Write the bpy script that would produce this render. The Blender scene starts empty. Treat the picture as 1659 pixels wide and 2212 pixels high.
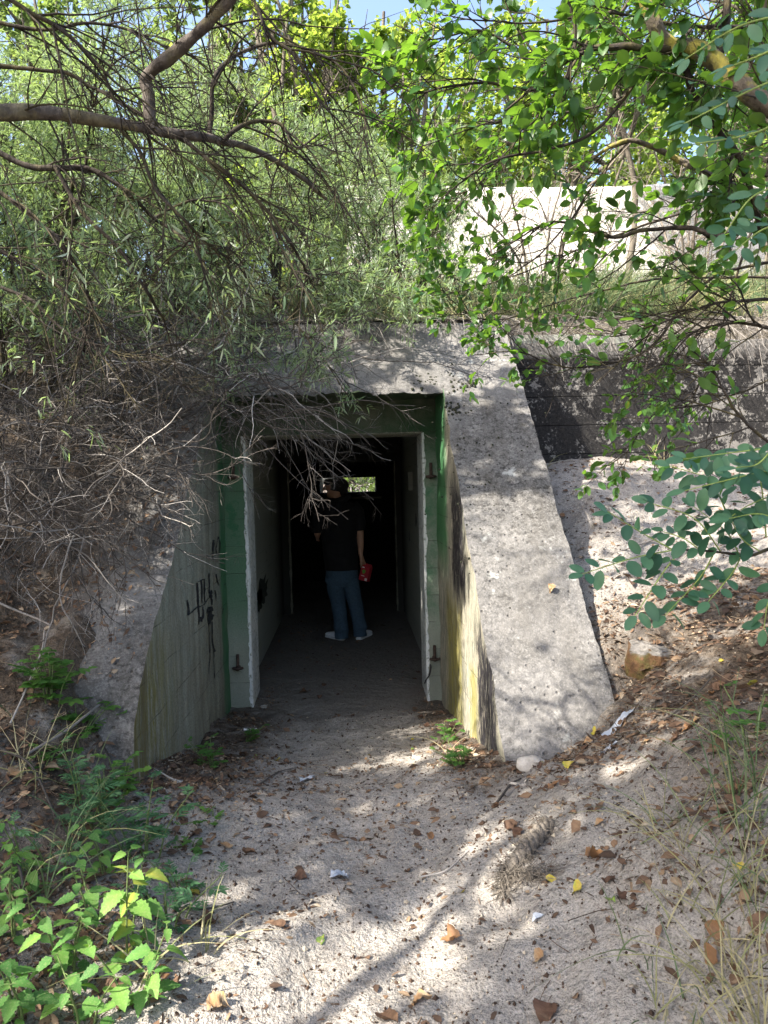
import bpy, math, random
import numpy as np
from mathutils import Vector, Matrix, Quaternion
rng = np.random.default_rng(7)
random.seed(7)
scene = bpy.context.scene
col = scene.collection
rad = math.radians

# ------------------------------------------------------------------ camera model
FPX = 1534.0; CW, CH = 1659.0, 2212.0
CAM = np.array([0.0, 0.0, 1.725])
RM = Matrix.Rotation(rad(-2.76), 3, 'Z') @ Matrix.Rotation(rad(90 - 2.42), 3, 'X') @ Matrix.Rotation(rad(-1.4), 3, 'Z')
RN = np.array(RM)
def ray(px, py):
    return RN @ np.array([(px - CW / 2) / FPX, -(py - CH / 2) / FPX, -1.0])
def at_y(px, py, y):
    d = ray(px, py); return CAM + d * (y / d[1])
def at_x(px, py, x):
    d = ray(px, py); return CAM + d * (x / d[0])

# ------------------------------------------------------------------ noise (vectorised value noise)
def _hash(i, j, k, s):
    n = (i * 374761393 + j * 668265263 + k * 2147483647 + s * 1274126177) & 0xffffffff
    n = ((n ^ (n >> 13)) * 1274126177) & 0xffffffff
    n = ((n ^ (n >> 16)) * 2246822519) & 0xffffffff
    return ((n ^ (n >> 15)) & 0xffff) / 65535.0
def vnoise(P, scale, seed=0):
    P = np.asarray(P, float) * scale
    I = np.floor(P).astype(np.int64); Fq = P - I
    Fq = Fq * Fq * (3 - 2 * Fq)
    out = 0
    for a in (0, 1):
        for b in (0, 1):
            for c in (0, 1):
                w = (Fq[..., 0] if a else 1 - Fq[..., 0]) * (Fq[..., 1] if b else 1 - Fq[..., 1]) * (Fq[..., 2] if c else 1 - Fq[..., 2])
                out = out + w * _hash(I[..., 0] + a, I[..., 1] + b, I[..., 2] + c, seed)
    return out * 2 - 1
def vvec(P, scale, seed=0):
    return np.stack([vnoise(P, scale, seed + q) for q in (1, 2, 3)], -1)
def fbm(P, scale, seed=0, oct=3):
    return sum(vnoise(P, scale * 2 ** o, seed + 11 * o) / 2 ** o for o in range(oct))
def norm(v):
    return v / np.maximum(np.linalg.norm(v, axis=-1, keepdims=True), 1e-9)
def sstep(a, b, x):
    t = np.clip((x - a) / (b - a), 0, 1); return t * t * (3 - 2 * t)

# ------------------------------------------------------------------ objects
def tag(o, label=None, cat=None, group=None, kind=None):
    if label: o['label'] = label
    if cat: o['category'] = cat
    if group: o['group'] = group
    if kind: o['kind'] = kind
    return o
def empty(name, loc, label, cat, group=None, rotz=0):
    o = bpy.data.objects.new(name, None); col.objects.link(o)
    o.empty_display_size = .1
    o.location = loc; o.rotation_euler = (0, 0, rotz)
    return tag(o, label, cat, group)
def mk(name, V, faces, mats=None, parent=None, tint=None, smooth=True, midx=None, world=True):
    """faces: list of int arrays (n,3) or (n,4). Vertices are in world space when the parent is an Empty at its base."""
    V = np.asarray(V, float).reshape(-1, 3)
    faces = [np.asarray(f, np.int32) for f in (faces if isinstance(faces, (list, tuple)) else [faces]) if len(f)]
    me = bpy.data.meshes.new(name)
    me.vertices.add(len(V)); 
    tot = [np.full(len(f), f.shape[1], np.int32) for f in faces]
    tot = np.concatenate(tot); lv = np.concatenate([f.ravel() for f in faces])
    st = np.concatenate([[0], np.cumsum(tot)[:-1]]).astype(np.int32)
    if parent is not None and world:
        pm = Vector(parent.location); r = -parent.rotation_euler.z
        c, s = math.cos(r), math.sin(r)
        W = V - np.array(pm)
        V = np.stack([W[:, 0] * c - W[:, 1] * s, W[:, 0] * s + W[:, 1] * c, W[:, 2]], -1)
    me.vertices.foreach_set('co', V.ravel())
    me.loops.add(len(lv)); me.loops.foreach_set('vertex_index', lv)
    me.polygons.add(len(tot)); me.polygons.foreach_set('loop_start', st); me.polygons.foreach_set('loop_total', tot)
    me.polygons.foreach_set('use_smooth', np.full(len(tot), smooth))
    for m in (mats if isinstance(mats, (list, tuple)) else [mats]):
        if m: me.materials.append(m)
    if midx is not None: me.polygons.foreach_set('material_index', np.asarray(midx, np.int32))
    if tint is not None:
        a = me.attributes.new('tint', 'FLOAT', 'POINT'); a.data.foreach_set('value', np.asarray(tint, np.float32))
    me.update(calc_edges=True); me.validate()
    o = bpy.data.objects.new(name, me); col.objects.link(o)
    if parent is not None: o.parent = parent
    return o
class Acc:
    """collects arrays of shapes into one mesh"""
    def __init__(s): s.V = []; s.T = []; s.Q = []; s.tn = []; s.n = 0
    def add(s, V, T=None, Q=None, tint=None):
        V = np.asarray(V, float).reshape(-1, 3)
        if T is not None and len(T): s.T.append(np.asarray(T, np.int64) + s.n)
        if Q is not None and len(Q): s.Q.append(np.asarray(Q, np.int64) + s.n)
        s.tn.append(np.full(len(V), .5) if tint is None else np.broadcast_to(tint, (len(V),)))
        s.V.append(V); s.n += len(V); return s
    def make(s, name, mats, parent=None, smooth=True):
        F = []
        if s.T: F.append(np.concatenate(s.T))
        if s.Q: F.append(np.concatenate(s.Q))
        return mk(name, np.concatenate(s.V), F, mats, parent, np.concatenate(s.tn), smooth)

# ------------------------------------------------------------------ node helpers
class NT:
    def __init__(s, name, off=None):
        s.m = bpy.data.materials.new(name); s.m.use_nodes = True
        s.t = s.m.node_tree; s.t.nodes.clear()
        s.out = s.n('ShaderNodeOutputMaterial')
        s.tc = s.n('ShaderNodeTexCoord').outputs['Object']
        if off:
            va = s.n('ShaderNodeVectorMath', operation='ADD'); s.l(s.tc, va.inputs[0]); va.inputs[1].default_value = off; s.tc = va.outputs[0]
    def n(s, ty, **kw):
        nd = s.t.nodes.new(ty)
        for k, v in kw.items(): setattr(nd, k, v)
        return nd
    def l(s, a, b): s.t.links.new(a, b)
    def put(s, sock, v):
        if hasattr(v, 'links') or isinstance(v, bpy.types.NodeSocket): s.l(v, sock)
        elif isinstance(v, (tuple, list)) and sock.type == 'RGBA': sock.default_value = (*v[:3], 1)
        else: sock.default_value = v
    def noise(s, scale, detail=4, rough=.55, vec=None, dist=0):
        nd = s.n('ShaderNodeTexNoise'); nd.inputs['Scale'].default_value = scale
        nd.inputs['Detail'].default_value = detail; nd.inputs['Roughness'].default_value = rough; nd.inputs['Distortion'].default_value = dist
        s.l(vec if vec is not None else s.tc, nd.inputs['Vector']); return nd.outputs['Fac']
    def voro(s, scale, vec=None, feature='F1'):
        nd = s.n('ShaderNodeTexVoronoi', feature=feature); nd.inputs['Scale'].default_value = scale
        s.l(vec if vec is not None else s.tc, nd.inputs['Vector']); return nd.outputs['Distance']
    def map(s, sc=(1, 1, 1), vec=None):
        nd = s.n('ShaderNodeMapping'); nd.inputs['Scale'].default_value = sc
        s.l(vec if vec is not None else s.tc, nd.inputs['Vector']); return nd.outputs['Vector']
    def xyz(s):
        nd = s.n('ShaderNodeSeparateXYZ'); s.l(s.tc, nd.inputs[0]); return nd.outputs
    def ramp(s, fac, stops):
        nd = s.n('ShaderNodeValToRGB'); e = nd.color_ramp.elements
        while len(e) < len(stops): e.new(.5)
        for q, (p, c) in zip(e, stops):
            q.position = p; q.color = (c, c, c, 1) if not isinstance(c, (tuple, list)) else (*c[:3], 1)
        s.l(fac, nd.inputs[0]); return nd.outputs[0]
    def step(s, a, b, x):
        nd = s.n('ShaderNodeMapRange', interpolation_type='SMOOTHSTEP')
        s.put(nd.inputs[0], x); nd.inputs[1].default_value = a; nd.inputs[2].default_value = b
        return nd.outputs[0]
    def mix(s, f, a, b, blend='MIX'):
        nd = s.n('ShaderNodeMix', data_type='RGBA', blend_type=blend)
        s.put(nd.inputs[0], f); s.put(nd.inputs[6], a); s.put(nd.inputs[7], b); return nd.outputs[2]
    def math(s, op, a, b=0.0, clamp=False):
        nd = s.n('ShaderNodeMath', operation=op, use_clamp=clamp); s.put(nd.inputs[0], a); s.put(nd.inputs[1], b); return nd.outputs[0]
    def attr(s, name):
        return s.n('ShaderNodeAttribute', attribute_name=name).outputs['Fac']
    def bump(s, h, dist=.01, strength=1.0, nrm=None):
        nd = s.n('ShaderNodeBump'); nd.inputs['Distance'].default_value = dist; nd.inputs['Strength'].default_value = strength
        s.l(h, nd.inputs['Height'])
        if nrm is not None: s.l(nrm, nd.inputs['Normal'])
        return nd.outputs[0]
    def bsdf(s, color, rough=.8, normal=None, spec=.3, metal=0.0):
        nd = s.n('ShaderNodeBsdfPrincipled'); s.put(nd.inputs['Base Color'], color); s.put(nd.inputs['Roughness'], rough)
        nd.inputs['Specular IOR Level'].default_value = spec; nd.inputs['Metallic'].default_value = metal
        if normal is not None: s.l(normal, nd.inputs['Normal'])
        return nd.outputs[0]
    def done(s, sh): s.l(sh, s.out.inputs['Surface']); return s.m

def leaf_mat(name, c_dark, c_mid, c_light, trans, tfac=.4, rough=.5, under=None, spec=.3, old=None, spots=0.0):
    t = NT(name); tn = t.attr('tint')
    c = t.ramp(tn, [(0, c_dark), (.5, c_mid), (.93, c_light), (1, old or c_light)])
    n = t.noise(70, 3); c = t.mix(t.ramp(n, [(.35, 0), (.75, .35)]), c, tuple(q * .6 for q in c_mid))
    if spots:
        c = t.mix(t.math('MULTIPLY', t.ramp(t.noise(260, 2), [(.55, 0), (.62, 1)]), spots), c, (.42, .40, .20))
    if under:
        bf = t.n('ShaderNodeNewGeometry').outputs['Backfacing']; c = t.mix(bf, c, under)
    b = t.bsdf(c, rough, spec=spec)
    tr = t.n('ShaderNodeBsdfTranslucent'); t.put(tr.inputs[0], t.mix(tn, tuple(q * .75 for q in trans), trans))
    ms = t.n('ShaderNodeMixShader'); ms.inputs[0].default_value = tfac; t.l(b, ms.inputs[1]); t.l(tr.outputs[0], ms.inputs[2])
    return t.done(ms.outputs[0])
def flat_mat(name, c, rough=.7, var=.35, scale=30, bump=.002, spec=.3, metal=0.0):
    t = NT(name); n = t.noise(scale, 5, .65)
    cc = t.mix(t.ramp(n, [(.3, 0), (.7, 1)]), tuple(q * (1 - var) for q in c), tuple(min(1, q * (1 + var)) for q in c))
    return t.done(t.bsdf(cc, rough, t.bump(t.noise(scale * 3, 4), bump), spec, metal))
def tint_mat(name, stops, rough=.8, tfac=0.0, bscale=60, bdist=.003):
    t = NT(name); c = t.ramp(t.attr('tint'), stops)
    n = t.noise(bscale, 4, .6); c = t.mix(t.ramp(n, [(.3, .0), (.7, .45)]), c, t.mix(1.0, c, (.45, .42, .4), 'MULTIPLY'))
    b = t.bsdf(c, rough, t.bump(n, bdist))
    if tfac:
        tr = t.n('ShaderNodeBsdfTranslucent'); t.l(c, tr.inputs[0])
        ms = t.n('ShaderNodeMixShader'); ms.inputs[0].default_value = tfac; t.l(b, ms.inputs[1]); t.l(tr.outputs[0], ms.inputs[2]); b = ms.outputs[0]
    return t.done(b)

M = {}
# -- sand
t = NT('sand'); X, Y, Z = t.xyz()
g = t.noise(2.2, 6, .6); fine = t.noise(150, 3, .8); mid = t.noise(26, 5, .65)
c = t.ramp(g, [(.3, (.29, .268, .242)), (.6, (.385, .357, .322)), (.8, (.435, .406, .368))])
c = t.mix(t.ramp(fine, [(.36, .7), (.54, 0)]), c, (.115, .102, .09)); c = t.mix(t.ramp(t.voro(55), [(.05, .9), (.13, 0)]), c, (.05, .038, .03)); c = t.mix(t.ramp(t.noise(58, 4, .7), [(.56, 0), (.66, .5)]), c, (.47, .44, .40))
c = t.mix(t.ramp(mid, [(.55, 0), (.66, .6)]), c, (.125, .106, .09)); c = t.mix(t.ramp(t.noise(9, 6, .7), [(.56, 0), (.70, .42)]), c, (.165, .146, .128))
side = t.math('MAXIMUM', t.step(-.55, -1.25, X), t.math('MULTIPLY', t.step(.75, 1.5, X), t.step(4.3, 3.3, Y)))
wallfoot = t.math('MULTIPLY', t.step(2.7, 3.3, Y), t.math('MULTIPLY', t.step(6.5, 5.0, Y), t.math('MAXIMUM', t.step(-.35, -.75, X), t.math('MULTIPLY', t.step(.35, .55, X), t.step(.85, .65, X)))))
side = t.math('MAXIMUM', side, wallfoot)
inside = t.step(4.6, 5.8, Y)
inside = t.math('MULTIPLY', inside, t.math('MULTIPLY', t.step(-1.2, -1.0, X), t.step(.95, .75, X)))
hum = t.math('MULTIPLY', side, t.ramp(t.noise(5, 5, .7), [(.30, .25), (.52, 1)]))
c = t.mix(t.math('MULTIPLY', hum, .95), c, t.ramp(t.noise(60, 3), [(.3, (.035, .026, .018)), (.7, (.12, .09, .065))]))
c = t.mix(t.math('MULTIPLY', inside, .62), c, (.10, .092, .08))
h = t.math('ADD', t.math('MULTIPLY', t.noise(14, 5, .6), 1.0), t.math('MULTIPLY', t.noise(75, 4, .7), .35))
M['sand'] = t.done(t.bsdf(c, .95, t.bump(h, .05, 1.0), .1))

# -- pitted grey concrete of the sloping face
def concrete(name, lo, mid_, hi, speck=.5, lichen=.5, bump=.006):
    t = NT(name)
    g = t.noise(1.6, 7, .65); sp = t.noise(95, 3, .75); sp2 = t.noise(38, 4, .7)
    c = t.ramp(g, [(.28, lo), (.5, mid_), (.72, hi)])
    c = t.mix(t.ramp(sp, [(.50, 0), (.62, speck)]), c, tuple(min(1, q * 2.1) for q in hi))
    c = t.mix(t.ramp(sp2, [(.36, .85), (.52, 0)]), c, tuple(q * .30 for q in lo)); c = t.mix(t.ramp(t.noise(21, 5, .75), [(.52, 0), (.64, .55)]), c, tuple(min(1, q * 1.5) for q in hi))
    pit = t.voro(16); c = t.mix(t.ramp(pit, [(.06, .9), (.14, 0)]), c, (.025, .022, .02))
    li = t.noise(5.5, 6, .7); c = t.mix(t.ramp(li, [(.62, 0), (.68, lichen)]), c, (.50, .52, .50))
    if name.startswith('slope'):
        X, Y, Z = t.xyz(); run = t.noise(3.2, 6, .7, t.map((2.2, .5, .5)))
        c = t.mix(t.ramp(run, [(.46, 0), (.66, .55)]), c, (.055, .05, .042))
        big = t.noise(.9, 4, .6); c = t.mix(t.ramp(big, [(.42, .0), (.62, .38)]), c, (.26, .25, .24))
        dirt = t.math('MULTIPLY', t.step(-1.18, -1.45, X), t.ramp(t.noise(7, 5, .7), [(.32, .35), (.55, 1)])); c = t.mix(t.math('MULTIPLY', dirt, .85), c, (.06, .046, .034))
        fl = t.math('FRACT', t.math('DIVIDE', Z, .31)); c = t.mix(t.math('MULTIPLY', t.step(.490, .497, t.math('ABSOLUTE', t.math('SUBTRACT', fl, .5))), t.ramp(t.noise(2.3, 3), [(.5, 0), (.6, .35)])), c, (.05, .047, .042))
    h = t.math('ADD', t.math('MULTIPLY', sp2, 1.0), t.math('ADD', t.math('MULTIPLY', sp, .4), t.ramp(pit, [(.05, 0), (.16, .9)])))
    return t.done(t.bsdf(c, .95, t.bump(h, bump, .9), .12))
M['slope'] = concrete('slope concrete', (.064, .061, .057), (.104, .100, .095), (.160, .154, .147), .34, .5, .009)
M['block'] = concrete('pale concrete', (.50, .475, .44), (.58, .55, .51), (.66, .63, .59), .3, .2)

def wall_mat(name, kind):
    t = NT(name, (0, 5.5, 0)); X, Y, Z = t.xyz()
    sv = t.map((1, 6, .55)); st = t.noise(2.6, 6, .68, sv); st2 = t.noise(11, 5, .72, sv)
    fine = t.noise(90, 3, .7); blot = t.noise(3, 6, .65)
    c = t.ramp(st, [(.3, (.135, .132, .100)), (.5, (.205, .20, .158)), (.72, (.30, .298, .245))])
    c = t.mix(t.ramp(blot, [(.45, 0), (.75, .55)]), c, (.20, .245, .205))
    c = t.mix(t.ramp(fine, [(.35, .6), (.55, 0)]), c, (.075, .075, .058))
    # board marks left by the formwork
    zz = t.math('ADD', Z, t.math('MULTIPLY', t.noise(1.3, 2), .03))
    fr = t.math('FRACT', t.math('DIVIDE', zz, .212)); d = t.math('ABSOLUTE', t.math('SUBTRACT', fr, .5))
    line = t.math('MULTIPLY', t.step(.486, .497, d), t.ramp(t.noise(4, 3), [(.42, 0), (.58, 1)]))
    if kind == 'left':
        ol = t.math('MULTIPLY', t.step(4.1, 3.25, Y), t.math('MULTIPLY', t.step(1.25, .75, Z), t.ramp(st2, [(.42, 0), (.58, 1)])))
        c = t.mix(t.math('MULTIPLY', ol, .85), c, (.13, .115, .012))
        br = t.math('MULTIPLY', t.step(3.7, 3.2, Y), t.ramp(st, [(.4, .7), (.6, 0)])); c = t.mix(br, c, (.09, .07, .035))
        gr = t.math('MULTIPLY', t.step(5.18, 5.32, Y), t.ramp(t.noise(2.2, 4), [(.3, .55), (.5, 1)]))
        c = t.mix(gr, c, (.055, .15, .075))
    if kind == 'right':
        n1 = t.math('MULTIPLY', t.math('SUBTRACT', st2, .5), .55)
        yy = t.math('ADD', Y, n1); zr = t.math('ADD', Z, t.math('MULTIPLY', t.math('SUBTRACT', st, .5), .5))
        c = t.mix(t.ramp(st2, [(.45, 0), (.62, .9)]), c, (.42, .38, .30))
        gr = t.math('MULTIPLY', t.step(4.85, 5.1, yy), t.step(.9, 1.35, Z)); c = t.mix(gr, c, (.06, .17, .075))
        yel = t.math('MULTIPLY', t.math('MULTIPLY', t.step(4.35, 4.5, yy), t.step(5.25, 5.0, yy)), t.step(1.05, .8, zr))
        yel = t.math('MULTIPLY', yel, t.ramp(st2, [(.38, .1), (.56, .95)])); c = t.mix(yel, c, t.ramp(st, [(.35, (.10, .09, .025)), (.62, (.24, .215, .035))]))
        yel2 = t.math('MULTIPLY', t.math('MULTIPLY', t.step(3.85, 3.95, yy), t.step(4.2, 4.05, yy)), t.math('MULTIPLY', t.step(.7, .55, zr), .7))
        c = t.mix(yel2, c, (.22, .20, .04))
        b1 = t.math('MULTIPLY', t.math('MULTIPLY', t.step(4.15, 4.28, yy), t.step(4.8, 4.7, yy)), t.math('MULTIPLY', t.step(.92, 1.05, zr), t.step(1.85, 1.6, zr)))
        b2 = t.math('MULTIPLY', t.math('MULTIPLY', t.step(3.3, 3.4, yy), t.step(3.9, 3.8, yy)), t.step(1.0, .8, zr))
        bl = t.math('MULTIPLY', t.math('MAXIMUM', b1, b2), t.ramp(t.noise(30, 3, .7, t.map((1, 3, .35))), [(.36, .25), (.46, 1)]))
        c = t.mix(bl, c, (.018, .017, .02))
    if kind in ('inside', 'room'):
        c = t.mix(.65, c, (.48, .50, .44)); c = t.mix(t.step(8.3, 9.6, Y), c, (.018, .018, .017))  # interior gloom painted in: walls fade to near black with depth
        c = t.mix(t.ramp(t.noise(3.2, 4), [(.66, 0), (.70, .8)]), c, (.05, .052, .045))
        if kind == 'room': c = t.mix(.9, c, (.012, .012, .011))  # darkness of the back room put into its wall colour
    if kind == 'door':
        gn = t.ramp(t.noise(3.1, 6, .72), [(.36, 1), (.62, .12)])
        gn = t.math('MAXIMUM', gn, t.math('MULTIPLY', t.step(-.3, -.8, X), .8))
        gz = t.math('MULTIPLY', gn, t.step(.35, .95, Z))
        c = t.mix(.35, c, (.36, .40, .33)); c = t.mix(gz, c, t.mix(fine, (.025, .095, .045), (.085, .20, .11)))
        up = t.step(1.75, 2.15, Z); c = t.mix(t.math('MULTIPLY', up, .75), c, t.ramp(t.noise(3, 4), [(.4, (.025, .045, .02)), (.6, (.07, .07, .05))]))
    c = t.mix(t.math('MULTIPLY', line, .75), c, (.035, .034, .025))
    h = t.math('SUBTRACT', t.math('ADD', t.math('MULTIPLY', st2, .35), t.math('MULTIPLY', fine, .4)), line)
    return t.done(t.bsdf(c, .9, t.bump(h, .005, .7), .15))
for k in ('left', 'right', 'inside', 'room', 'door', 'plain'): M['w_' + k] = wall_mat('wall ' + k, k)

t = NT('tarred wall', (0, 5.5, 0)); X, Y, Z = t.xyz()
a = t.noise(9, 8, .78); b = t.noise(46, 5, .78); pale = t.noise(2.4, 5, .6)
c = t.ramp(b, [(.3, (.010, .010, .011)), (.6, (.035, .033, .032))])
m = t.math('ADD', t.math('MULTIPLY', a, .68), t.math('MULTIPLY', b, .32))
m = t.math('ADD', m, t.math('MULTIPLY', t.math('SUBTRACT', pale, .5), .28))
m = t.math('ADD', m, t.math('MULTIPLY', t.step(2.2, 3.6, X), .05))
c = t.mix(t.ramp(m, [(.545, 0), (.575, .9)]), c, t.ramp(a, [(.35, (.30, .285, .265)), (.65, (.19, .18, .165))]))
top = t.step(2.70, 2.78, t.math('ADD', Z, t.math('MULTIPLY', t.math('SUBTRACT', a, .5), .12)))
c = t.mix(top, c, t.ramp(b, [(.38, (.09, .085, .078)), (.62, (.26, .25, .235))]))
fr = t.math('FRACT', t.math('DIVIDE', Z, .24)); d = t.math('ABSOLUTE', t.math('SUBTRACT', fr, .5)); line = t.step(.475, .495, d)
c = t.mix(t.math('MULTIPLY', line, .8), c, (.008, .008, .008))
M['tar'] = t.done(t.bsdf(c, .9, t.bump(t.math('SUBTRACT', b, line), .012, .9), .15))

t = NT('chipped white paint'); n = t.noise(28, 5, .7)
c = t.mix(t.ramp(n, [(.55, 0), (.60, .85)]), t.ramp(t.noise(6, 4), [(.3, (.50, .52, .50)), (.7, (.72, .73, .71))]), (.20, .22, .17))
M['white'] = t.done(t.bsdf(c, .6, t.bump(n, .004), .3))
M['rust'] = flat_mat('rusted steel', (.055, .036, .028), .85, .5, 60, .003)
M['blackpaint'] = flat_mat('black spray paint', (.014, .015, .017), .8, .5, 40, .001)
M['cable'] = flat_mat('black cable', (.02, .018, .018), .6)

def bark(name, lo, hi, lich=0.0, sc=40):
    t = NT(name); n = t.noise(sc, 5, .65, t.map((1, 1, .5))); n2 = t.noise(sc * .25, 4)
    c = t.ramp(n, [(.3, lo), (.7, hi)])
    if lich: c = t.mix(t.math('MULTIPLY', t.ramp(n2, [(.5, 0), (.58, 1)]), lich), c, t.ramp(n, [(.35, (.16, .15, .06)), (.65, (.38, .33, .05))]))
    return t.done(t.bsdf(c, .9, t.bump(n, .012), .15))
M['bark_grey'] = bark('grey bark', (.05, .042, .036), (.15, .128, .11), .15)
M['bark_lichen'] = bark('lichen bark', (.055, .045, .036), (.17, .145, .115), .8)
M['bark_brown'] = bark('brown bark', (.016, .013, .011), (.060, .050, .041), .10)
M['bark_dry'] = bark('dry bark', (.10, .082, .065), (.27, .235, .195), 0, 30)
M['bark_far'] = bark('far bark', (.07, .06, .05), (.17, .15, .12), 0, 12)
M['dead'] = tint_mat('dead twigs', [(0, (.030, .025, .021)), (.45, (.095, .083, .073)), (1, (.42, .395, .365))], .85)
M['buckthorn'] = leaf_mat('sea buckthorn leaf', (.085, .145, .07), (.165, .245, .13), (.26, .34, .215), (.32, .46, .13), .42, .45, (.36, .41, .32), old=(.30, .28, .06))
M['oval'] = leaf_mat('oval leaf', (.020, .062, .018), (.040, .110, .028), (.085, .175, .04), (.20, .39, .03), .42, .36, (.08, .15, .05), old=(.22, .2, .03))
M['robinia'] = leaf_mat('robinia leaf', (.018, .062, .038), (.038, .11, .066), (.075, .17, .09), (.12, .30, .08), .28, .5, (.10, .17, .12))
M['fartree'] = leaf_mat('far leaf', (.06, .125, .02), (.12, .21, .04), (.20, .30, .07), (.42, .55, .08), .5, .5)
M['farpale'] = leaf_mat('far pale leaf', (.07, .12, .04), (.12, .19, .07), (.2, .28, .11), (.30, .42, .09), .42, .55)
M['nettle'] = leaf_mat('nettle leaf', (.045, .13, .035), (.085, .21, .05), (.17, .31, .06), (.18, .38, .03), .35, .6, None, .2, (.36, .36, .06), .25)
M['mugwort'] = leaf_mat('mugwort leaf', (.03, .09, .04), (.065, .155, .07), (.12, .22, .10), (.13, .28, .06), .3, .6, (.14, .19, .14), .2)
M['herb'] = leaf_mat('herb leaf', (.03, .09, .02), (.06, .15, .03), (.12, .22, .05), (.18, .38, .04), .35, .6, None, .2)
M['stem'] = flat_mat('green stem', (.10, .14, .045), .7)
M['petiole'] = flat_mat('yellow green stalk', (.22, .29, .07), .6)
M['grass'] = tint_mat('grass blade', [(0, (.055, .11, .04)), (.35, (.12, .18, .08)), (.6, (.27, .27, .12)), (1, (.46, .40, .25))], .6, .25)
M['litter'] = tint_mat('leaf litter', [(0, (.035, .022, .015)), (.35, (.11, .066, .042)), (.6, (.20, .125, .075)), (.85, (.32, .235, .15)), (1, (.46, .40, .31))], .8, .12)
M['fallen'] = tint_mat('fallen leaf', [(0, (.10, .055, .035)), (.25, (.19, .115, .07)), (.5, (.31, .155, .06)), (.7, (.40, .31, .20)), (.85, (.50, .40, .06)), (1, (.18, .30, .07))], .65, .2, 45)
M['moss'] = flat_mat('dark moss', (.022, .024, .014), .95, .5, 60, .004)
M['stone'] = flat_mat('pale stone', (.36, .33, .29), .9, .35, 22, .006)
M['skin'] = flat_mat('skin', (.42, .24, .16), .55, .1, 20, .0005)
M['shirt'] = flat_mat('black cotton', (.008, .008, .009), .9, .2, 30, .002)
M['hair'] = flat_mat('dark hair', (.010, .008, .007), .6, .4, 90, .004)
M['jeans'] = flat_mat('blue denim', (.045, .08, .115), .85, .3, 55, .003)
M['shoe'] = flat_mat('white trainer', (.72, .76, .80), .6, .08, 30, .001)
M['sole'] = flat_mat('pale sole', (.62, .65, .67), .7, .1, 30, .001)
M['red'] = flat_mat('red card', (.34, .018, .028), .45, .2, 20, .0005)
M['green_print'] = flat_mat('green print', (.10, .30, .04), .5, .2)
M['white_print'] = flat_mat('white print', (.72, .70, .68), .5, .1)
M['film'] = flat_mat('cloudy plastic film', (.34, .37, .42), .35, .15, 30, .003, .5)
M['rope'] = flat_mat('weathered rope', (.15, .13, .108), .95, .45, 70, .004)

# ------------------------------------------------------------------ terrain
class TPS:
    def __init__(s, P, reg=1e-3):
        P = np.array(P, float); s.p = P[:, :2]; n = len(P)
        K = s.k(np.linalg.norm(s.p[:, None] - s.p[None], axis=-1)) + reg * np.eye(n)
        A = np.zeros((n + 3, n + 3)); A[:n, :n] = K; A[:n, n] = 1; A[:n, n + 1:] = s.p; A[n:, :n] = A[:n, n:].T
        s.w = np.linalg.solve(A, np.concatenate([P[:, 2], np.zeros(3)]))
    def k(s, r): return r * r * np.log(np.maximum(r, 1e-6))
    def __call__(s, x, y):
        x, y = np.broadcast_arrays(np.asarray(x, float), np.asarray(y, float)); sh = x.shape
        q = np.stack([x.ravel(), y.ravel()], -1); n = len(s.p)
        out = s.w[n] + q @ s.w[n + 1:]
        for i in range(n): out += s.w[i] * s.k(np.linalg.norm(q - s.p[i], axis=1))
        return out.reshape(sh)
outer = TPS([(0, -3, .5), (0, 0, .44), (0, 1.2, .42), (-.1, 2, .39), (-.1, 2.6, .35), (-.1, 3.1, .29), (-.7, 2, .41), (.45, 2.0, .43),
    (-1.1, 2.85, .57), (-1.1, 2.3, .5), (-1.6, 2.0, .62), (-2.5, 2.0, 1.0), (-4, 2, 1.5), (-1.0, 1.4, .47), (-1.6, 1, .6), (-3, .5, .9),
    (-1.28, 3.2, .90), (-1.12, 3.05, .72), (-1.42, 3.45, 1.09), (-1.02, 3.0, .55), (-1.2, 3.6, 1.05), (-1.3, 4.2, 1.45), (-1.62, 3.1, .95), (-1.62, 3.4, 1.12), (-1.62, 3.7, 1.29), (-1.62, 4.07, 1.54), (-1.62, 5.0, 2.42), (-1.62, 5.7, 3.02), (-3, 3.5, 1.5),
    (-3, 5, 2.6), (-3, 6, 3.2), (-6, 5, 3), (-6, 3, 2.2), (-8, 8, 3.6), (-8, 0, 1.6), (8, 0, 1.6), (0, -8, .8), (-8, -8, 1), (8, -8, 1),
    (.72, 3.15, .43), (1.0, 3.2, .5), (1.25, 3.41, .66), (1.3, 3.6, .84), (1.3, 4.3, 1.13), (1.3, 5.2, 1.53), (1.5, 5.9, 1.8), (3.5, 5.9, 1.75), (5.5, 5.9, 1.9),
    (2.2, 3.6, 1.1), (2.2, 4.6, 1.38), (3.5, 3.5, 1.45), (3.5, 4.8, 1.6), (1.2, 2.4, .80), (1.0, 1.7, .74), (1.8, 2.4, 1.14), (2.6, 2.2, 1.5), (1.6, 1.2, 1.0), (1.0, 2.9, .61), (.35, 1.7, .42), (.7, 1.7, .57), (.65, 2.2, .53), (.6, 2.7, .44),
    (3, .5, 1.1), (5, 3, 1.8), (.8, .5, .6), (.97, 4.2, .7), (.97, 5.2, 1.0)])
inner = TPS([(-.1, 9, 0), (0, 5.5, 0), (-.1, 4.6, .06), (-.1, 3.8, .17), (-.1, 3.1, .29), (-.1, 2.6, .35), (-.9, 5.4, .0), (-.9, 4.6, .12), (-.92, 4.0, .24), (-.94, 3.07, .45),
    (.63, 5.4, .0), (.65, 4.6, .12), (.65, 4.0, .22), (.67, 3.2, .42), (0, 2, .39), (-.9, 7, 0.02), (.7, 7, 0.02), (-1, 2.6, .5), (.7, 2.6, .43)])
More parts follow.
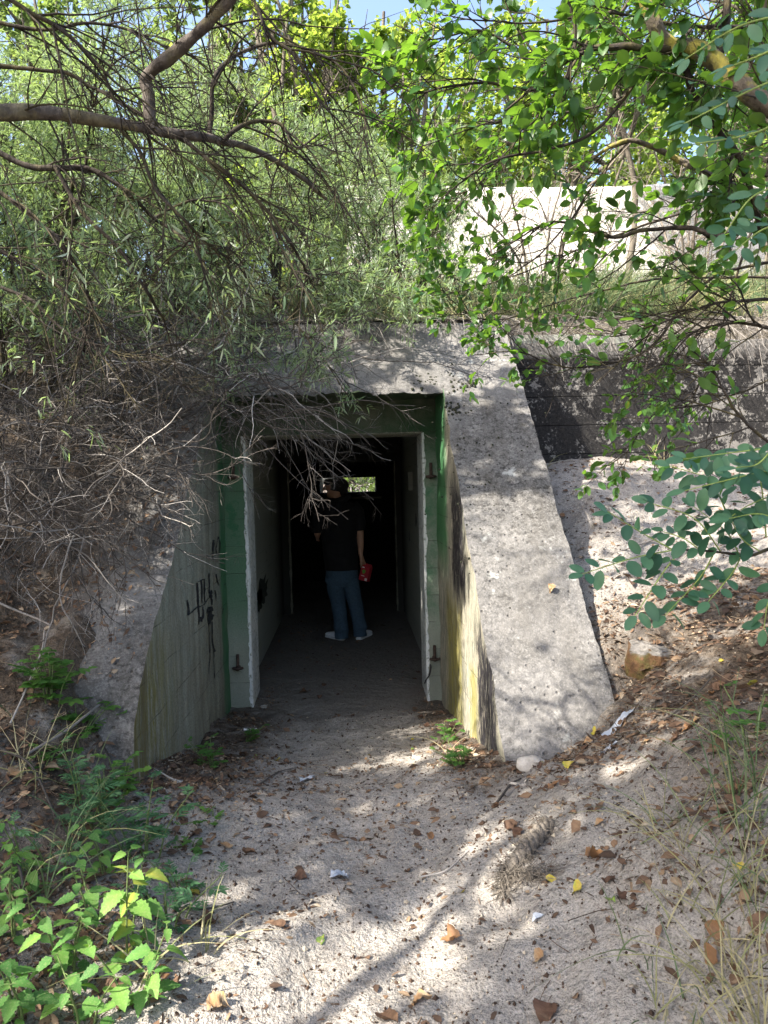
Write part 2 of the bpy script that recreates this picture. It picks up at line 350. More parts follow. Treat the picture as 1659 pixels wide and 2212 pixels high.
def ground_h(x, y, micro=True):
    x, y = np.broadcast_arrays(np.asarray(x, float), np.asarray(y, float))
    xc = np.clip(x, -8, 8); yc = np.clip(y, -8, 6.4)
    o = outer(xc, yc); i = inner(np.clip(x, -1.1, .9), np.clip(y, 2, 8))
    i = np.where(y > 5.3, i * (1 - sstep(5.3, 5.6, y)), i)
    w = sstep(-1.10, -.97, x) * (1 - sstep(.74, 1.15, x)) * sstep(2.7, 3.15, y)
    h = o * (1 - w) + i * w
    hill = sstep(6.0, 6.25, y); h = h * (1 - hill) + 0.0 * hill
    back = sstep(13.0, 15.0, y); h = h * (1 - back) + back * (.35 + .05 * np.clip(y - 15, 0, 25))
    # the lie of the land away from the hollow
    if micro:
        P = np.stack([x, y, 0 * x], -1); near = 1 - .6 * sstep(5.3, 5.7, y)
        rb = sstep(.5, 1.0, x) * (1 - sstep(4.5, 5.5, y)) + sstep(-.8, -1.2, x) * (1 - sstep(4.5, 5.5, y))
        h = h + near * (.024 * fbm(P, 2.6, 3, 2) + .017 * fbm(P, 7, 5, 2) + .008 * vnoise(P, 22, 8) + .004 * vnoise(P, 45, 9)) + rb * .05 * fbm(P, 3.8, 13, 3)
        h = h + .09 * np.exp(-((x - 1.02) ** 2 + (y - 1.72) ** 2) / .05)
    return h
def G(px, py):
    d = ray(px, py); t_ = np.linspace(.8, 9, 1600); p = CAM + d * t_[:, None]
    below = p[:, 2] < ground_h(p[:, 0], p[:, 1], False)
    k = np.argmax(below) if below.any() else len(t_) - 1
    q = p[k]; q[2] = float(ground_h(q[0], q[1])); return q
def hill_h(x, y):
    h = 3.0 + .31 * np.clip(y - 5.75, 0, 5.2) + .10 * np.clip(np.abs(x) - 6, 0, 8)
    P = np.stack([x, y, 0 * x], -1); return h + .05 * fbm(P, 1.5, 31, 3) * sstep(5.75, 6.3, y)
xs = np.concatenate([[-60, -40, -25, -15, -11], np.arange(-8, -3.2, .3), np.arange(-3.2, 3.4, .028), np.arange(3.4, 8.1, .3), [11, 15, 25, 40, 60]])
ys = np.concatenate([[-40, -20, -10, -6, -3, -1, 0], np.arange(.6, 6.4, .028), np.arange(6.5, 13.2, .25), [13.6, 14.2, 15, 17, 20, 25, 32, 45, 70]])
def grid_faces(n, m):
    a = np.arange(n * m).reshape(n, m)
    return np.stack([a[:-1, :-1].ravel(), a[1:, :-1].ravel(), a[1:, 1:].ravel(), a[:-1, 1:].ravel()], -1)
Xg, Yg = np.meshgrid(xs, ys, indexing='ij'); Zg = ground_h(Xg, Yg)
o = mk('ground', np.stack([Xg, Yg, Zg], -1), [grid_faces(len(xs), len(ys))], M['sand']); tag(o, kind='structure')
# soil bank over the bunker roof
hx = np.arange(-13, 13.01, .2); hy = np.concatenate([np.arange(5.3, 13.0, .15), [13.0]])
Xh, Yh = np.meshgrid(hx, hy, indexing='ij')
y0 = np.where(Xh < -1.55, 5.35, np.where(Xh < 1.3, 5.66, 6.0))
Yh = y0 + (Yh - 5.3) / 7.7 * (13.0 - y0)
Zh = hill_h(Xh, Yh); Zh = np.where(Xh < -1.55, np.minimum(Zh, ground_h(Xh, np.minimum(Yh, 5.9), False) - .02 + .5 * sstep(5.6, 6.2, Yh)), Zh)
t = NT('hill soil'); n = t.noise(6, 6, .7); c = t.ramp(n, [(.3, (.05, .042, .03)), (.5, (.13, .115, .09)), (.7, (.24, .21, .17))])
M['hill'] = t.done(t.bsdf(c, .95, t.bump(t.noise(30, 4), .03), .1))
Zh[:, 0] = np.where(Xh[:, 0] > 1.3, 2.80, Zh[:, 0]); Yh[:, 0] = np.where(Xh[:, 0] > 1.3, 5.94, Yh[:, 0])
HF = grid_faces(len(hx), len(hy)); HV = np.stack([Xh, Yh, Zh], -1).reshape(-1, 3); cen = HV[HF].mean(1)
keep = ~((cen[:, 0] > 1.3) & (cen[:, 0] < 2.4) & (cen[:, 1] > 7.65) & (cen[:, 1] < 8.75))  # hole over an unseen light shaft added to brighten the corridor loophole
o = mk('hillside', HV, [HF[keep]], M['hill']); tag(o, kind='structure')

# ------------------------------------------------------------------ bunker
def warp(V, amp=1.0):
    V = np.asarray(V, float); return V + amp * (.009 * vvec(V, 3.5, 50) + .006 * vvec(V, 12, 60) + .0028 * vvec(V, 38, 70))
def resample(pts, step):
    pts = np.array(pts, float); d = np.r_[0, np.cumsum(np.linalg.norm(np.diff(pts, axis=0), axis=1))]
    n = max(2, int(d[-1] / step) + 1); s_ = np.linspace(0, d[-1], n)
    return np.stack([np.interp(s_, d, pts[:, k]) for k in range(pts.shape[1])], -1)
bunker = empty('bunker', (0, 5.5, 0), 'half buried grey concrete bunker with a dark doorway between two sloping wing walls', 'bunker')
SL = lambda y: 2.357 + 1.041 * (y - 5.032)
profR = [(3.10, -.4), (3.15, .2), (3.19, .436), (3.301, .571), (3.398, .694), (3.592, .858), (4.251, 1.549), (5.032, 2.357), (5.5, SL(5.5))]
profL = [(3.03, -.4), (3.05, .2), (3.06, .46), (3.097, .678), (3.173, .839), (3.301, .936), (3.439, 1.039), (3.717, 1.223), (4.069, 1.468), (5.032, 2.357), (5.5, SL(5.5))]
def wing(prof, xi, xo, mat_in, label):
    pr = resample(prof, .03); n = len(pr); nx = 22
    xx = np.linspace(xi, xo, nx)
    A = Acc(); mi = []
    top = np.stack([np.broadcast_to(xx[None], (n, nx)), np.broadcast_to(pr[:, :1], (n, nx)), np.broadcast_to(pr[:, 1:], (n, nx))], -1)
    f = grid_faces(n, nx); f = f if xi < xo else f[:, ::-1]
    A.add(warp(top), Q=f[:, ::-1]); mi += [0] * len(f)
    for k, (xc, m) in enumerate(((xi, 1), (xo, 0))):
        nz = 60; zf = np.linspace(0, 1, nz)
        S = np.zeros((n, nz, 3)); S[..., 0] = xc; S[..., 1] = pr[:, :1]
        S[..., 2] = pr[:, 1:] * (1 - zf) + (-.4) * zf
        f = grid_faces(n, nz)
        if (xi < xo) == (k == 0): f = f[:, ::-1]
        A.add(warp(S), Q=f[:, ::-1]); mi += [m] * len(f)
    o = mk('wing_wall', np.concatenate(A.V), [np.concatenate(A.Q)], [M['slope'], mat_in], bunker, None, True, mi)
    o.data.set_sharp_from_angle(angle=rad(40)) if hasattr(o.data, 'set_sharp_from_angle') else None
    o['label'] = label; return o
def boxes(name, L, mat, parent=bunker, smooth=False):
    A = Acc()
    for (x0, x1, y0_, y1, z0, z1) in L:
        V = [(x, y, z) for x in (x0, x1) for y in (y0_, y1) for z in (z0, z1)]
        A.add(V, Q=[(0, 1, 3, 2), (4, 6, 7, 5), (0, 4, 5, 1), (2, 3, 7, 6), (0, 2, 6, 4), (1, 5, 7, 3)])
    return A.make(name, mat, parent, smooth)
wing(profL, -.961, -1.53, M['w_left'], 'left wing wall with green grey inner face and black scrawls')
wing(profR, .682, 1.26, M['w_right'], 'right wing wall with pitted slope and black and yellow stained inner face')
# lintel: slope over the door recess, its soffit, and the roof edge
A = Acc(); nx = 70
xx = np.linspace(-.975, .697, nx); yy = np.linspace(5.032, 5.5, 18)
edge = .012 * vnoise(np.stack([xx, 0 * xx, 0 * xx], -1), 5, 91) + .014 * vnoise(np.stack([xx, 0 * xx, 0 * xx], -1), 21, 92)
edge = edge - .03 * np.maximum(0, vnoise(np.stack([xx, 0 * xx, 0 * xx], -1), 9, 93) - .35)
P = np.zeros((18, nx, 3)); P[..., 0] = xx; P[..., 1] = yy[:, None]; P[..., 2] = SL(yy)[:, None]
P[0, :, 2] -= np.abs(edge) - .004; P[0, :, 1] += np.abs(edge) * .8; P = warp(P); A.add(P, Q=grid_faces(18, nx))
S = np.zeros((18, nx, 3)); S[..., 0] = xx; S[..., 1] = np.linspace(5.032, 5.53, 18)[:, None]; S[..., 2] = 2.357
S = warp(S); S[0] = P[0]; A.add(S, Q=grid_faces(18, nx)[:, ::-1])
lint = mk('lintel', np.concatenate(A.V), [np.concatenate(A.Q)], [M['slope'], M['w_door']], bunker, None, True, [0] * (17 * (nx - 1)) + [1] * (17 * (nx - 1)))
xx = np.linspace(-1.53, 1.26, 90); pr = resample([(5.5, SL(5.5)), (5.61, 2.955), (5.66, 2.975), (6.05, 2.99)], .03)
P = np.zeros((len(pr), 90, 3)); P[..., 0] = xx; P[..., 1] = pr[:, :1]; P[..., 2] = pr[:, 1:]
mk('roof_edge', warp(P), [grid_faces(len(pr), 90)], M['slope'], bunker)
boxes('roof_slab', [(-2.4, 1.25, 5.62, 13, 2.36, 2.93), (1.25, 2.4, 5.96, 7.6, 2.36, 2.93), (1.25, 2.4, 8.8, 13, 2.36, 2.93)], M['w_inside'])  # gap on the right leaves the added light shaft open to the sky
boxes('side_wall', [(1.19, 1.253, 5.5, 5.93, .8, 2.94), (1.25, 2.4, 6.25, 7.6, -.3, 2.36), (1.25, 2.4, 8.8, 9.7, -.3, 2.36)], M['slope'])
boxes('door_wall', [(-2.4, -.795, 5.5, 5.93, -.4, 2.36), (.578, 1.19, 5.5, 5.93, -.4, 2.36), (-.795, .578, 5.5, 5.93, 2.1, 2.36)], M['w_door'])
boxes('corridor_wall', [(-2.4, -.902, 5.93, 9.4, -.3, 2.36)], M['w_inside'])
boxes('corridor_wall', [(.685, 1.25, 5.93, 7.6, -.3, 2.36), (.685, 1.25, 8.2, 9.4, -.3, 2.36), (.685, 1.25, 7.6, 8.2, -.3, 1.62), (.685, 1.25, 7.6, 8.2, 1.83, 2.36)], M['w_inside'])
boxes('pier', [(.632, .685, 6.0, 6.5, .28, 2.36), (.625, .685, 5.99, 6.51, -.2, .28)], M['w_plain'])
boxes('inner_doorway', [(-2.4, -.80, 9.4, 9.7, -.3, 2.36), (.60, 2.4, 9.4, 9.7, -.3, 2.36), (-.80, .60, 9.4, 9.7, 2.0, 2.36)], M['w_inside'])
A = Acc()
for x0, x1 in ((-.806, -.79), (.598, .61)):
    zz = np.linspace(0, 2.0, 60); j = .012 * np.abs(vnoise(np.stack([zz, 0 * zz, 0 * zz + x0], -1), 9, 17))
    V = np.stack([np.stack([np.where(True, x0 - j, 0), 0 * zz + 9.395, zz], -1), np.stack([x1 + j, 0 * zz + 9.395, zz], -1)], 1)
    A.add(V, Q=grid_faces(60, 2)); A.make('paint_edge', M['w_plain'], bunker); A = Acc()
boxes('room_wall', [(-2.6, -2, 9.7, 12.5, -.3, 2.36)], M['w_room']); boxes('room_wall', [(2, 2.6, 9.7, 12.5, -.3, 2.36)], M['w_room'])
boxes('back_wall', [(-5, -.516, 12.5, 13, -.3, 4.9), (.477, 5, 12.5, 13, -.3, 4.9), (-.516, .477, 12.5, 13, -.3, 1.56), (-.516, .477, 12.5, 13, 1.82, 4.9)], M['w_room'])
boxes('embrasure_ledge', [(-.60, .56, 12.36, 12.5, 1.44, 1.475)], M['w_plain'])
# tarred wall beside the wing, with its pale top edge
xw = np.linspace(1.255, 7.5, 130); zw = np.linspace(.8, 2.84, 40)
P = np.zeros((46, 130, 3)); P[..., 0] = xw; P[:40, :, 1] = 5.9; P[:40, :, 2] = zw[:, None]
P[40:, :, 1] = np.linspace(5.91, 6.3, 6)[:, None]; P[40:, :, 2] = np.array([2.852, 2.86, 2.865, 2.87, 2.87, 2.87])[:, None]
Pw = P + .02 * vvec(P, 2.2, 80) + .012 * vvec(P, 9, 81)
o = mk('retaining_wall', Pw, [grid_faces(46, 130)], M['tar'], bunker); o['label'] = 'black tarred retaining wall with pale lichen patches'
# white chipped paint round the doorway: reveal faces and their ragged front edges
def ragged(n, amp, seed):
    s_ = np.linspace(0, 1, n); q = np.stack([s_ * 2.1, 0 * s_, 0 * s_], -1)
    return amp * (.35 + .65 * np.abs(vnoise(q, 11, seed)) + .5 * np.maximum(0, vnoise(q, 34, seed + 1)) + 1.2 * np.maximum(0, vnoise(q, 3.1, seed + 2) - .4))
A = Acc(); n = 240; zz = np.linspace(-.05, 2.1, n)
for xf, sg, am in ((-.795, -1, .018), (.578, 1, .014)):
    r_ = 1.0 * ragged(n, am, 5 if sg < 0 else 25); xi = xf - sg * .004
    bulge = .006 * np.abs(vnoise(np.stack([zz, 0 * zz, 0 * zz], -1), 8, 40)) + (.012 if sg < 0 else .004) * np.exp(-((zz - 1.0) / .09) ** 2)
    prof = [(xf + sg * r_, 5.4965), (xf + sg * r_ * .3, 5.494), (xi - sg * bulge, 5.497), (xi - sg * bulge * .6, 5.56), (xi, 5.929)]
    V = np.zeros((5, n, 3))
    for k, (a_, b_) in enumerate(prof): V[k, :, 0] = a_; V[k, :, 1] = b_; V[k, :, 2] = zz
    A.add(V, Q=grid_faces(5, n)); o = A.make('door_frame', M['white'], bunker); o['label'] = 'chipped white paint on the ' + ('left' if sg < 0 else 'right') + ' doorway edge'; A = Acc()
xx = np.linspace(-.795, .578, n); r_ = ragged(n, .007, 60)
V = np.zeros((3, n, 3)); V[..., 0] = xx; V[0, :, 1] = 5.4955; V[0, :, 2] = 2.1 + r_; V[1, :, 1] = 5.494; V[1, :, 2] = 2.096; V[2, :, 1] = 5.929; V[2, :, 2] = 2.0955
A2 = Acc(); A2.add(V, Q=grid_faces(3, n)); A2.make('lintel_edge', M['w_plain'], bunker)

def tubes(paths, radii, sides=5):
    """paths (N,n,3), radii (N,n) -> V, Q"""
    N, n, _ = paths.shape
    T = norm(np.gradient(paths, axis=1))
    ref = np.where(np.abs(T[:, :1, 2:3]) > .8, np.array([1.0, 0, 0]), np.array([0, 0, 1.0]))
    ref = np.broadcast_to(ref, T.shape)
    n1 = norm(np.cross(T, ref)); n2 = np.cross(T, n1)
    a = np.arange(sides) * 2 * math.pi / sides
    V = paths[:, :, None] + radii[:, :, None, None] * (np.cos(a)[:, None] * n1[:, :, None] + np.sin(a)[:, None] * n2[:, :, None])
    base = np.arange(N * n).reshape(N, n) * sides
    k = np.arange(sides); k2 = (k + 1) % sides
    Q = np.stack([base[:, :-1, None] + k, base[:, :-1, None] + k2, base[:, 1:, None] + k2, base[:, 1:, None] + k], -1).reshape(-1, 4)
    return V.reshape(-1, 3), Q
def tube(A, pts, r0, r1, sides=8, step=None, tint=.5, wob=0.0):
    p = smooth_path(pts, 8)
    if wob: p = p + wob * vvec(p, 5, 33)
    r = np.linspace(r0, r1, len(p)); r = r * (1 + .10 * vnoise(p, 16, 5))
    V, Q = tubes(p[None], r[None], sides); A.add(V, Q=Q, tint=tint)
    return p, r
def smooth_path(pts, k=6):
    p = np.array(pts, float); n = len(p)
    if n < 3: return np.stack([np.linspace(p[0, q], p[-1, q], k * (n - 1) + 1) for q in range(3)], -1)
    e = np.vstack([2 * p[0] - p[1], p, 2 * p[-1] - p[-2]]); out = []
    for i in range(n - 1):
        a, b, c, d = e[i:i + 4]
        for s_ in np.linspace(0, 1, k, endpoint=False):
            out.append(.5 * ((2 * b) + (c - a) * s_ + (2 * a - 5 * b + 4 * c - d) * s_ ** 2 + (3 * b - a - 3 * c + d) * s_ ** 3))
    out.append(p[-1]); return np.array(out)

# hinge pins
for px, py in ((514, 1440), (504, 1028), (931, 1026), (939, 1420)):
    p = at_y(px, py, 5.47); A = Acc()
    tube(A, [p + (0, 0, -.01), p + (0, 0, .045), p + (0, 0, .095)], .0125, .012, 10)
    tube(A, [p + (-.036, .0, -.012), p + (-.02, -.016, -.012), p + (0, -.022, -.012), p + (.02, -.016, -.012), p + (.036, 0, -.012)], .011, .011, 8)
    tube(A, [p + (0, .05, -.012), p + (0, .02, -.012), p + (0, -.02, -.012)], .022, .018, 8)
    A.make('hinge_pin', M['rust'], bunker)
A = Acc(); p = at_y(927, 1440, 5.42); tube(A, [p + (.015, .05, .0), p + (.012, 0, -.01), p + (0, -.01, -.06), p + (-.03, 0, -.11), p + (-.035, .02, -.135)], .007, .006, 6)
o = A.make('cable', M['cable'], None); tag(o, 'short black bent cable end sticking out low on the right door jamb', 'cable')
# black scrawls on the left wing wall
A = Acc()
def stroke(pts, w0, w1):
    p = smooth_path([(x, y, 0) for x, y in pts], 14); w = np.linspace(w0, w1, len(p)) * (1 + .35 * vnoise(p, .05, 71))
    d = norm(np.gradient(p, axis=0)); s_ = np.stack([-d[:, 1], d[:, 0], 0 * w], -1)
    V = []
    for q in np.stack([p - s_ * w[:, None] / 2, p + s_ * w[:, None] / 2], 1).reshape(-1, 3):
        P = at_x(356.6 + q[0] * .1736, 1124.6 + q[1] * .1736, -.961); P = warp(P); P[0] += .005; V.append(P)
    A.add(V, Q=grid_faces(len(p), 2))
for pts, a_, b_ in [
    ([(590, 240), (586, 330), (588, 420), (586, 490)], 24, 8), ([(655, 200), (632, 270), (630, 360), (642, 410)], 13, 8), ([(655, 200), (680, 270), (682, 350), (668, 415)], 13, 9),
    ([(395, 760), (405, 1060), (410, 1180), (405, 1290)], 24, 7), ([(445, 740), (450, 900), (452, 1010)], 13, 13), ([(488, 710), (490, 860), (488, 1000)], 18, 12),
    ([(400, 755), (450, 735), (495, 715)], 9, 9), ([(540, 650), (545, 780), (540, 900)], 13, 8), ([(625, 650), (645, 740), (668, 810)], 12, 8), ([(622, 870), (632, 940), (630, 1010)], 13, 6),
    ([(272, 980), (286, 1100), (282, 1165)], 12, 18), ([(270, 1170), (410, 1060), (470, 1030), (540, 970)], 16, 9), ([(567, 865), (560, 915), (562, 965)], 26, 40),
    ([(562, 965), (580, 1000), (582, 1060)], 22, 14), ([(556, 1075), (558, 1180), (556, 1285)], 92, 40), ([(592, 1170), (575, 1230), (548, 1275)], 30, 26), ([(512, 1100), (508, 1160)], 10, 6),
    ([(455, 1050), (457, 1150), (438, 1245)], 9, 22), ([(430, 1190), (442, 1250)], 30, 18), ([(545, 1275), (548, 1600), (550, 2000)], 8, 4), ([(585, 1260), (588, 1520), (612, 1640)], 9, 20),
    ([(600, 1630), (608, 1800), (612, 1990)], 8, 3), ([(560, 1280), (562, 1740)], 5, 3), ([(712, 1100), (710, 1170)], 9, 4), ([(730, 800), (760, 780)], 9, 7)]:
    stroke(pts, a_, b_)
A.make('graffiti', M['blackpaint'], bunker)
# soot smear and chips on the corridor wall
A = Acc()
for (px, py, w, h, rr) in [(566, 1282, 26, 60, .5), (549, 1216, 5, 26, .1), (548, 1245, 5, 20, 0), (558, 1310, 14, 30, .3), (561, 1290, 10, 34, .2)]:
    ring = []
    for k in range(24):
        a = k * 2 * math.pi / 24; q = 1 + .35 * random.uniform(-1, 1)
        dx, dy = math.cos(a) * w / 2 * q, math.sin(a) * h / 2 * q
        ring.append(at_x(px + dx, py + dy + dx * -1.1 * rr * 2, -.898))
    c_ = np.mean(ring, 0); V = np.array([c_] + ring)
    A.add(V, T=[(0, 1 + k, 1 + (k + 1) % 24) for k in range(24)])
A.make('dark_stain', flat_mat('dark stain', (.045, .052, .036), .95), bunker)
# upper block
xb = np.linspace(.05, 7.5, 60); pb = resample([(11.0, 3.7), (11.0, 5.62), (11.03, 5.64), (11.03, 5.68), (11.0, 5.70), (11.0, 6.15), (11.1, 6.27), (12.8, 6.3)], .08)
P = np.zeros((len(pb), 60, 3)); P[..., 0] = xb; P[..., 1] = pb[:, :1]; P[..., 2] = pb[:, 1:]
P = P + .05 * vvec(P, .9, 7) + .02 * vvec(P, 3, 8)
S = P[:, :1].copy(); S2 = S.copy(); S2[:, :, 1] = 12.8; SS = np.concatenate([S2, S], 1)
A = Acc(); A.add(P, Q=grid_faces(len(pb), 60)); A.add(SS, Q=grid_faces(len(pb), 2))
o = A.make('concrete_block', M['block'], None); tag(o, 'pale sunlit concrete block standing on the bunker roof behind the leaves', 'concrete block')
# ------------------------------------------------------------------ plant tools
def perp(T):
    r = rng.normal(size=T.shape); r -= (r * T).sum(-1, keepdims=True) * T; return norm(r)
def integrate(p0, d0, L, n, wig, grav, curl):
    N = len(p0); P = np.zeros((N, n, 3)); P[:, 0] = p0; d = norm(d0); c = perp(d) * (rng.uniform(0, 1, (N, 1)) * curl)
    stp = (L / (n - 1))[:, None]
    for k in range(1, n):
        d = norm(d + c / (n - 1) + rng.normal(size=(N, 3)) * wig + np.array(grav) / (n - 1))
        P[:, k] = P[:, k - 1] + d * stp
    return P
def grow(P, R, cnt, L, ang, r0, n=6, t=(.15, .95), wig=.12, grav=(0, 0, -.2), curl=.6, bias=(0, 0, 0), taper=.4, shorten=.5):
    N, m, _ = P.shape
    c = rng.poisson(cnt, N) if np.isscalar(cnt) else np.asarray(cnt)
    idx = np.repeat(np.arange(N), c)
    if len(idx) == 0: idx = np.array([0])
    tt = rng.uniform(t[0], t[1], len(idx)); s_ = tt * (m - 1); i = np.minimum(s_.astype(int), m - 2); f = (s_ - i)[:, None]
    p0 = P[idx, i] * (1 - f) + P[idx, i + 1] * f; T = norm(P[idx, i + 1] - P[idx, i])
    a = rng.uniform(ang[0], ang[1], (len(idx), 1)); d = np.cos(a) * T + np.sin(a) * perp(T) + np.array(bias)
    Lq = rng.uniform(L[0], L[1], len(idx)) * (1 - shorten * tt)
    Q = integrate(p0, d, Lq, n, wig, grav, curl)
    rp = R[idx, i]; r = np.minimum(rp * .75, r0 * rng.uniform(.8, 1.2, len(idx)))
    return Q, r[:, None] * np.linspace(1, taper, n)[None]
def template(rows, wf, fold=.25, serr=0.0):
    us = np.linspace(0, 1, rows + 2); TV = [(0, 0, 0)]; tri = []
    prev = None
    for k, u in enumerate(us[1:-1]):
        w = wf(u) * (1 + (serr if k % 2 else -serr)); b = len(TV)
        sh = .02 if k % 2 else 0
        TV += [(u - sh, -w, fold * w), (u, 0, 0), (u - sh, w, fold * w)]
        if prev is None: tri += [(0, b + 1, b), (0, b + 2, b + 1)]
        else:
            tri += [(prev, prev + 1, b), (prev + 1, b + 1, b), (prev + 1, prev + 2, b + 1), (prev + 2, b + 2, b + 1)]
        prev = b
    e = len(TV); TV.append((1, 0, 0)); tri += [(prev, prev + 1, e), (prev + 1, prev + 2, e)]
    return np.array(TV, float), np.array(tri)
lens = lambda p, q: (lambda u: .5 * (math.sin(math.pi * u ** p) ** q))
T_LANCE = template(2, lambda u: .5 if u < .5 else .42, .2)
T_LANCE4 = template(4, lens(.9, .8), .25)
T_OVAL = template(5, lambda u: .5 * math.sin(math.pi * u ** .9) ** .62, .22)
T_OVAL3 = template(3, lambda u: .5 * math.sin(math.pi * u ** .9) ** .7, .25)
T_LEAFLET = template(7, lambda u: .5 * math.sin(math.pi * u) ** .55, .20)
T_NETTLE = template(11, lambda u: .5 * math.sin(math.pi * u ** .62) ** .85, .22, .13)
T_LOBE = template(7, lambda u: .5 * math.sin(math.pi * u ** .8) ** .7, .15, .28)
def put_leaves(A, p, d, L, W, tm, up=None, curl=.2, tint=None, twist=.8):
    N = len(p); TV, tri = tm; d = norm(d)
    U = (np.array([0, 0, 1.0]) if up is None else np.asarray(up)) + rng.normal(size=(N, 3)) * twist * .6
    n = norm(U - (U * d).sum(-1, keepdims=True) * d); s_ = np.cross(d, n)
    L = np.broadcast_to(L, (N,)); W = np.broadcast_to(W, (N,)); cu = curl * rng.uniform(.1, 1.6, N)
    V = p[:, None] + d[:, None] * (TV[None, :, 0:1] * L[:, None, None]) + s_[:, None] * (TV[None, :, 1:2] * W[:, None, None]) \
        + n[:, None] * (TV[None, :, 2:3] * W[:, None, None] - (cu * L)[:, None, None] * TV[None, :, 0:1] ** 2)
    F = (np.arange(N) * len(TV))[:, None, None] + tri[None]
    tn = rng.beta(2.2, 2.2, N) if tint is None else tint
    vein = (np.abs(TV[:, 1]) < 1e-6) * .14 - .05
    A.add(V.reshape(-1, 3), T=F.reshape(-1, 3), tint=np.clip(np.repeat(tn, len(TV)) + np.tile(vein, N), 0, 1))
def leaf_spots(P, per, t=(.1, 1.0), ang=(.5, 1.1), bias=(0, 0, -.1)):
    N, m, _ = P.shape; c = rng.poisson(per, N); idx = np.repeat(np.arange(N), c)
    tt = rng.uniform(t[0], t[1], len(idx)); s_ = tt * (m - 1); i = np.minimum(s_.astype(int), m - 2); f = (s_ - i)[:, None]
    p = P[idx, i] * (1 - f) + P[idx, i + 1] * f; T = norm(P[idx, i + 1] - P[idx, i])
    a = rng.uniform(ang[0], ang[1], (len(idx), 1)); d = norm(np.cos(a) * T + np.sin(a) * perp(T) + np.array(bias))
    return p, d
def ribbons(A, P, w, side=None, tint=None):
    """flat blades (N,n,3) with widths (N,n)"""
    N, n, _ = P.shape; T = norm(np.gradient(P, axis=1))
    s_ = perp(T[:, 0])[:, None] if side is None else side
    s_ = norm(s_ - (s_ * T).sum(-1, keepdims=True) * T)
    V = np.stack([P - s_ * w[..., None] / 2, P + s_ * w[..., None] / 2], 2)
    b = np.arange(N * n).reshape(N, n) * 2
    Q = np.stack([b[:, :-1], b[:, :-1] + 1, b[:, 1:] + 1, b[:, 1:]], -1).reshape(-1, 4)
    A.add(V.reshape(-1, 3), Q=Q, tint=None if tint is None else np.repeat(tint, n * 2))
def rs(p, n):
    """resample a path to n points"""
    d = np.r_[0, np.cumsum(np.linalg.norm(np.diff(p, axis=0), axis=1))]; s_ = np.linspace(0, d[-1], n)
    return np.stack([np.interp(s_, d, p[:, k]) for k in range(3)], -1)
def px_path(pts, y0=None):
    """picture points with their own distances (px, py, y)"""
    out = []; y = y0
    for q in pts:
        if len(q) > 2: y = q[2]
        out.append(at_y(q[0], q[1], y))
    return out
def limbs_to(A, specs, n=24, sides=8, tint=.5):
    PP, RR = [], []
    for pts, r0, r1 in specs:
        p = rs(smooth_path(pts, 8), n * 2); p = p + .012 * vvec(p, 4, 21) + .004 * vvec(p, 18, 22)
        r = np.linspace(r0, r1, n * 2) * (1 + .16 * vnoise(p, 18, 23) + .10 * vnoise(p, 50, 24))
        V, Q = tubes(p[None], r[None], sides); A.add(V, Q=Q, tint=tint)
        PP.append(p[::2]); RR.append(r[::2])
    return np.stack(PP), np.stack(RR)

# ------------------------------------------------------------------ sea buckthorn hanging over the path from the left
t1 = empty('sea_buckthorn_tree', (-2.0, 1.3, float(ground_h(-2.0, 1.3))), 'leaning sea buckthorn with thick bare grey limbs reaching in overhead from the left edge', 'tree')
A = Acc()
g0 = ground_h(-2.0, 1.3)
start = at_y(-130, 236, 1.9)
P_, R_ = limbs_to(A, [([(-2.0, 1.3, g0 - .2), (-1.95, 1.32, g0 + .5), (-1.75, 1.45, 2.0), (-1.45, 1.7, 2.5), start], .06, .022)], sides=10)
A.make('trunk', M['bark_grey'], t1)
A = Acc()
LS = [(px_path([(-130, 236, 1.9), (0, 240, 1.95), (100, 241, 2.0), (250, 263, 2.05), (380, 290, 2.1), (470, 302, 2.2), (560, 322, 2.35), (640, 376, 2.5), (705, 430, 2.65)]), .0205, .006),
      (px_path([(330, 284, 2.075), (323, 252), (318, 205), (312, 176), (350, 143, 2.03), (420, 78, 1.98), (490, 0, 1.92), (570, -110, 1.85)]), .0175, .014)]
PA, RA = limbs_to(A, LS, sides=10)
A.make('limb', M['bark_grey'], t1)
A = Acc()
